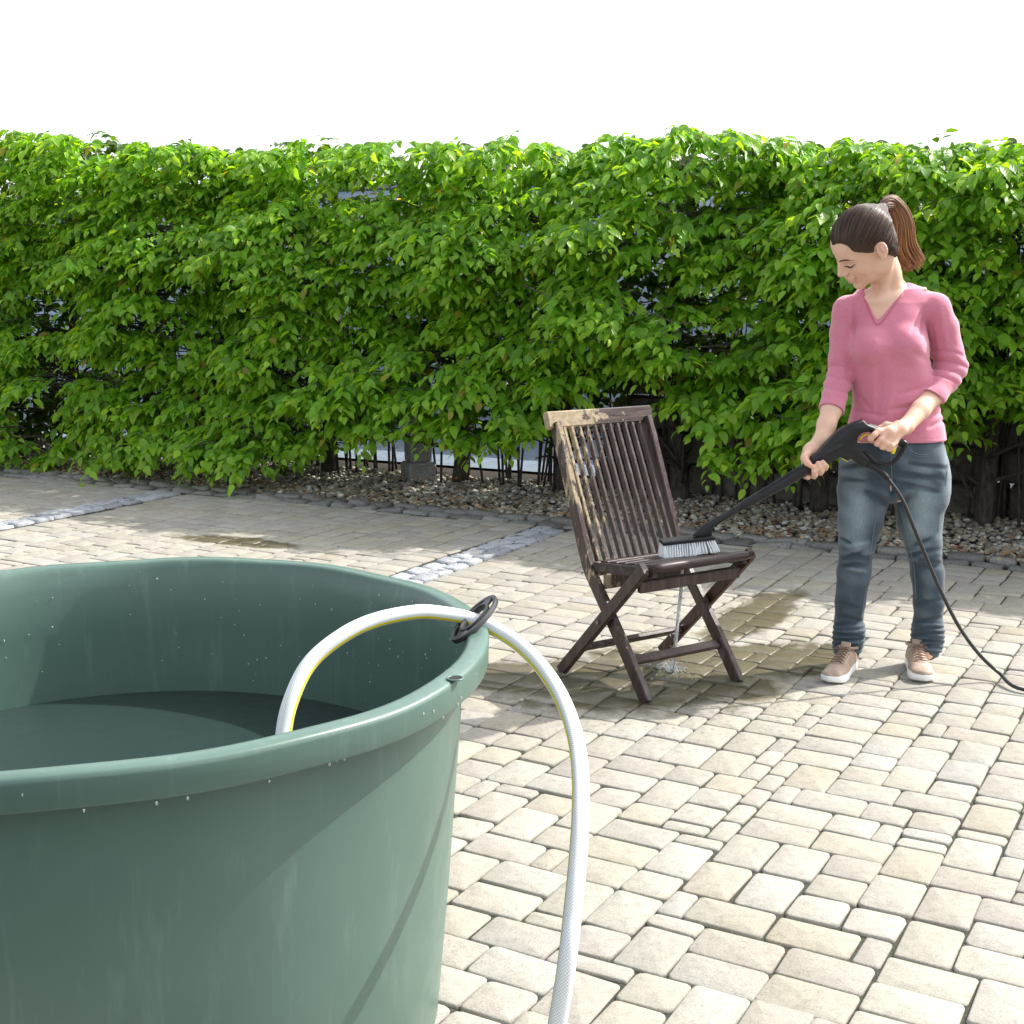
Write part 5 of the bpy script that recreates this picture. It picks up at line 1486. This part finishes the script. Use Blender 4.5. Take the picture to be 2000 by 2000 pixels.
# ---------- jeans
Q = Field([1.02, 4.40, .03], [1.66, 4.84, 1.02], .0038)
Q.loft([(tz(v), tx(u, v), YT + dy, w2(a_) - (.004 if v < 872 else 0), b_ - (.003 if v < 872 else 0)) for v, u, a_, b_, dy in PELV], k=0, ex=2.3)
for LG, bot, side in ((LEGL, [(1232, 1658, 30.5), (1241, 1656, 27), (1249, 1656.5, 31), (1256, 1656, 26.5), (1263, 1655, 28), (1270, 1654, 23.5)], -1), (LEGR, [(1232, 1812, 32), (1240, 1811, 28), (1248, 1812, 31.5), (1256, 1812, 27), (1262, 1811, 28), (1268, 1809, 24)], 1)):
    P = [at(u, v, Y) for v, u, r, Y in LG] + [at(u, v, 4.615) for v, u, r in bot]
    Q.chain(P, [w2(r) for v, u, r, Y in LG] + [w2(r) for v, u, r in bot], k=.012)
Q.plane((0, 0, tz(846)), (0, 0, 1), 0)
QV, QF = Q.mesh(1); QN = Q.grad(QV)
uvq = proj(QV)[:, :2]
disp = .0010 * sines(QV, 40, 8) + .0008 * sines(QV, 75, 9)
cr = [(1642, 1094, 1684, 1078, 3.5, -.004), (1662, 1082, 1702, 1094, 3.5, -.004), (1640, 1106, 1680, 1102, 3, -.004), (1656, 1066, 1700, 1058, 4, .002), (1655, 1110, 1690, 1116, 4, .003), (1642, 1050, 1665, 1064, 3, -.004),
      (1778, 1084, 1820, 1074, 3.5, -.004), (1796, 1094, 1838, 1100, 3.5, -.004), (1782, 1066, 1820, 1050, 4, -.003), (1786, 1108, 1836, 1106, 4, -.004),
      (1700, 905, 1745, 925, 5, -.004), (1640, 915, 1700, 905, 5, -.004), (1642, 935, 1690, 940, 4, -.003), (1752, 925, 1840, 935, 5, -.004), (1756, 945, 1830, 960, 5, -.004), (1775, 905, 1850, 915, 4, -.003), (1742, 940, 1742, 968, 4, -.010),
      (1690, 960, 1735, 985, 5, -.004), (1750, 985, 1790, 965, 5, -.004), (1632, 1178, 1680, 1190, 4, -.003), (1640, 1205, 1686, 1214, 4, -.004), (1632, 1222, 1675, 1214, 3.5, -.005),
      (1785, 1180, 1840, 1172, 4, -.003), (1786, 1216, 1838, 1207, 4, -.004), (1790, 1230, 1842, 1226, 3, -.005)]
cr += [(1630, 1238, 1684, 1244, 3, -.006), (1632, 1252, 1684, 1250, 2.6, -.006), (1634, 1262, 1680, 1266, 2.4, -.005), (1786, 1240, 1842, 1236, 3, -.006), (1786, 1250, 1840, 1253, 2.6, -.006), (1788, 1262, 1838, 1260, 2.4, -.005)]
disp += creases(QV, QN, cr, YT)
low = np.clip((uvq[:, 1] - 1205) / 30, 0, 1); disp += low * .0022 * np.sin(uvq[:, 1] * .62 + 2.2 * sines(QV, 22, 10))
kn = np.exp(-((uvq[:, 1] - 1085) / 24) ** 2); disp += kn * .0009 * np.sin(uvq[:, 1] * .42 + 2.4 * sines(QV, 18, 12))
QV = QV + QN * disp[:, None]
fade = np.zeros(len(QV))
for u, v, ru, rv, k_ in ((1672, 1000, 26, 62, .85), (1800, 1000, 30, 62, .9), (1670, 1064, 20, 26, .35), (1806, 1062, 22, 26, .4), (1664, 1150, 14, 50, .22), (1815, 1150, 16, 50, .25), (1660, 915, 26, 24, .3), (1800, 925, 36, 26, .35), (1852, 900, 12, 60, .6)):
    fade = np.maximum(fade, k_ * np.exp(-((uvq[:, 0] - u) / ru) ** 2 - ((uvq[:, 1] - v) / rv) ** 2))
fade = fade * (QN[:, 1] < .3) + np.clip(disp * 90, -.3, .45) + .10 * sines(QV, 60, 14) * .6
t = NT('denim'); p = t.pos(); at_ = t.n('ShaderNodeAttribute'); at_.attribute_name = 'tint'
f1 = t.noise(t.mapping(p, (1, 1, .12)), 420, 3, .7)
c = t.mix(.8, at_.outputs['Color'], t.ramp(f1, [(.3, .70), (.55, 1.0), (.75, 1.35)]), 'MULTIPLY')
t.set(color=c, rough=.85, sheen=.15, normal=t.bump(f1, .25, .001)); M_DENIM = t.m
qo = mk('jeans', (QV, QF), M_DENIM, person, smooth=True)
fd = np.clip(fade, 0, 1)[:, None]; cold = np.array([.034, .054, .072]) * (1 - fd) + np.array([.27, .345, .375]) * fd
ca = qo.data.color_attributes.new('tint', 'FLOAT_COLOR', 'POINT'); ca.data.foreach_set('color', np.c_[cold, np.ones(len(cold))].astype(np.float32).ravel())
t = NT('seam_thread'); t.set(color=(.16, .20, .21), rough=.8); M_SEAM = t.m
def seam(pts, r=.0011):
    P = []
    for u, v in pts:
        o_ = np.array([0, 0, CAM_H]); d_ = nrm(at(u, v, 4.4) - o_); P.append(Q.hit(o_ + d_ * 4.25, d_, 0, .7) - d_ * .0004)
    mk('seam', tube(catmull(P, 4), r, 6), M_SEAM, qo, smooth=True)
seam([(1774, 866), (1780, 880), (1793, 887), (1815, 887), (1841, 878)])
seam([(1770, 866), (1777, 884), (1792, 891), (1816, 891), (1842, 882)], .0008)
seam([(1739, 870), (1741, 905), (1742, 940), (1741, 960)])
seam([(1716, 985), (1708, 1030), (1702, 1070), (1698, 1110), (1690, 1160), (1682, 1210)])
seam([(1757, 990), (1768, 1030), (1779, 1075), (1786, 1120), (1789, 1170)])
seam([(1845, 870), (1850, 900), (1848, 940), (1838, 990), (1832, 1040)], .0012)
seam([(1660, 884), (1668, 895), (1690, 897)])

# ---------- shoes
t = NT('beige_leather'); p = t.pos()
c = t.mix(t.ramp(t.noise(p, 30, 4), [(.35, 0.0), (.65, 1.0)]), (.30, .215, .155), (.42, .315, .24))
t.set(color=c, rough=.6, normal=t.bump(t.noise(p, 220, 3), .2, .001)); M_SHOE = t.m
t = NT('white_rubber'); t.set(color=(.82, .82, .80), rough=.5); M_SOLE = t.m
t = NT('lace_cord'); t.set(color=(.20, .125, .085), rough=.8); M_LACE = t.m
t = NT('shoe_seam'); t.set(color=(.22, .14, .09), rough=.8); M_STITCH = t.m
def shoe(heel, toe, mir, label):
    heel = np.array([*heel, 0]); toe = np.array([*toe, 0]); L = .268; fx = nrm(toe - heel); fy = np.array([-fx[1], fx[0], 0]) * mir
    r = thing('shoe', None, None, heel); r.parent = person; WL[r.name] = np.array(heel); r.location = heel - wl(person)
    if label: r['label'] = label
    def W(x, y, z): return heel + fx * x + fy * y + np.array([0, 0, z])
    xs = np.linspace(0, L, 17); s_ = xs / L
    hw = np.interp(s_, [0, .04, .12, .3, .5, .7, .85, .94, .985, 1], [.008, .022, .031, .033, .036, .044, .043, .034, .018, .004])
    cyv = np.interp(s_, [0, .3, .6, .85, 1], [0, -.001, .003, .004, -.002])
    out = [(x, c_ + h_) for x, h_, c_ in zip(xs, hw, cyv)] + [(x, c_ - h_) for x, h_, c_ in list(zip(xs, hw, cyv))[::-1]]
    V = []; n = len(out)
    for sc, z in ((.96, .001), (1.0, .006), (1.0, .024), (.97, .030)):
        for x, y in out: V.append(W(L / 2 + (x - L / 2) * sc, y * sc, z + (.006 * max(0, (x / L - .8)) * 5 if z < .01 else .004 * max(0, x / L - .8) * 5)))
    F = []
    for q in range(3):
        for k in range(n): j = (k + 1) % n; F.append((q * n + k, q * n + j, (q + 1) * n + j, (q + 1) * n + k))
    F.append(tuple(range(n - 1, -1, -1))); F.append(tuple(range(3 * n, 4 * n)))
    if mir < 0: F = [f[::-1] for f in F]
    so_ = mk('sole', (np.array(V), F), M_SOLE, r); set_smooth_angle(so_, 50)
    Hx = lambda x: float(np.interp(x, [0, .02, .05, .085, .105, .14, .18, .215, .245, .262, L], [.070, .078, .082, .088, .088, .076, .061, .050, .043, .036, .027]))
    hwx = lambda x: float(np.interp(x / L, s_, hw)) * .965
    cyx = lambda x: float(np.interp(x / L, s_, cyv)); z0 = .026
    def lift(x): return .004 * max(0, x / L - .8) * 5
    def sec(x, y):
        w = hwx(x); q_ = min(1, abs((y - cyx(x)) / max(w, 1e-4))); ex_ = 2.6 if x > .1 else 3.4
        return z0 + lift(x) + (Hx(x) - z0) * (1 - q_ ** ex_) ** (1 / 1.9)
    V = []; NX, NY = 34, 17
    for i in range(NX):
        x = .002 + (L - .004) * i / (NX - 1); w = hwx(x)
        for j in range(NY):
            th = math.pi * j / (NY - 1); y = cyx(x) - w * math.cos(th); V.append(W(x, y, sec(x, y) + (.0006 * math.sin(x * 210) if .2 < x < .235 else 0)))
    F = []
    for i in range(NX - 1):
        for j in range(NY - 1):
            f_ = (i * NY + j, i * NY + j + 1, (i + 1) * NY + j + 1, (i + 1) * NY + j); F.append(f_ if mir < 0 else f_[::-1])
    F.append(tuple(range(NY))); F.append(tuple((NX - 1) * NY + j for j in range(NY)))
    mk('upper', (np.array(V), F), M_SHOE, r, smooth=True)
    mk('collar', tube(np.array([W(.052 + .040 * math.cos(q_), .029 * math.sin(q_), .083 + .006 * math.cos(q_)) for q_ in np.linspace(0, 2 * math.pi, 22)]), .0055, 8, caps=False), M_SHOE, r, smooth=True)
    mk('tongue', beam(W(.098, 0, .080), W(.080, 0, .108), .034, .007, fy, .003), M_SHOE, r, smooth=True)
    def top(x, y): return W(x, y, sec(x, y))
    for k in range(6):
        x = .105 + k * .0155; w_ = .0175 + .0006 * k
        pts = [top(x + .003 * math.sin(k), -w_), top(x + .002, -w_ * .5), top(x, 0), top(x + .001, w_ * .5), top(x + .004, w_)]
        mk('lace', tube(catmull(np.array(pts) + [0, 0, .0016], 3), .0021, 6), M_LACE, r, smooth=True)
        if k < 5: mk('lace', tube(catmull(np.array([top(x, -w_ * .9), top(x + .008, 0), top(x + .0155, w_ * .9)]) + [0, 0, .0024], 4), .0018, 6), M_LACE, r, smooth=True)
    b = top(.100, 0) + [0, 0, .003]
    for sg in (-1, 1):
        mk('lace', tube(catmull([b, b + fy * .018 * sg + fx * .006 + [0, 0, .006], b + fy * .03 * sg + fx * .02 - [0, 0, .004], b + fy * .012 * sg + fx * .012, b], 4), .0017, 6), M_LACE, r, smooth=True)
        P = [top(.200, y * sg) + [0, 0, .0003] for y in (.0, .012, .024, .034)]
        P = [top(.196 - .02 * q * q, .036 * q * sg) + [0, 0, .0002] for q in (0, .3, .6, .9)]
        mk('toe_seam', tube(catmull(P, 3), .0010, 5), M_STITCH, r, smooth=True)
        P = [top(.105 + .08 * q, sg * (.0215 + .002 * q)) + [0, 0, .0002] for q in (0, .33, .66, 1)]
        mk('lace_guard', tube(catmull(P, 3), .0011, 5), M_STITCH, r, smooth=True)
h1 = onz(1664, 1300); t1 = onz(1619, 1336)
d1_ = nrm(t1[:2] - h1[:2]); shoe(t1[:2] - d1_ * .262, t1[:2] + d1_ * .004, 1, None)
h2 = onz(1812, 1298); t2 = onz(1806, 1334)
d2_ = nrm(np.array([-.12, -1.0])); shoe(t2[:2] - d2_ * .262, t2[:2], -1, None)
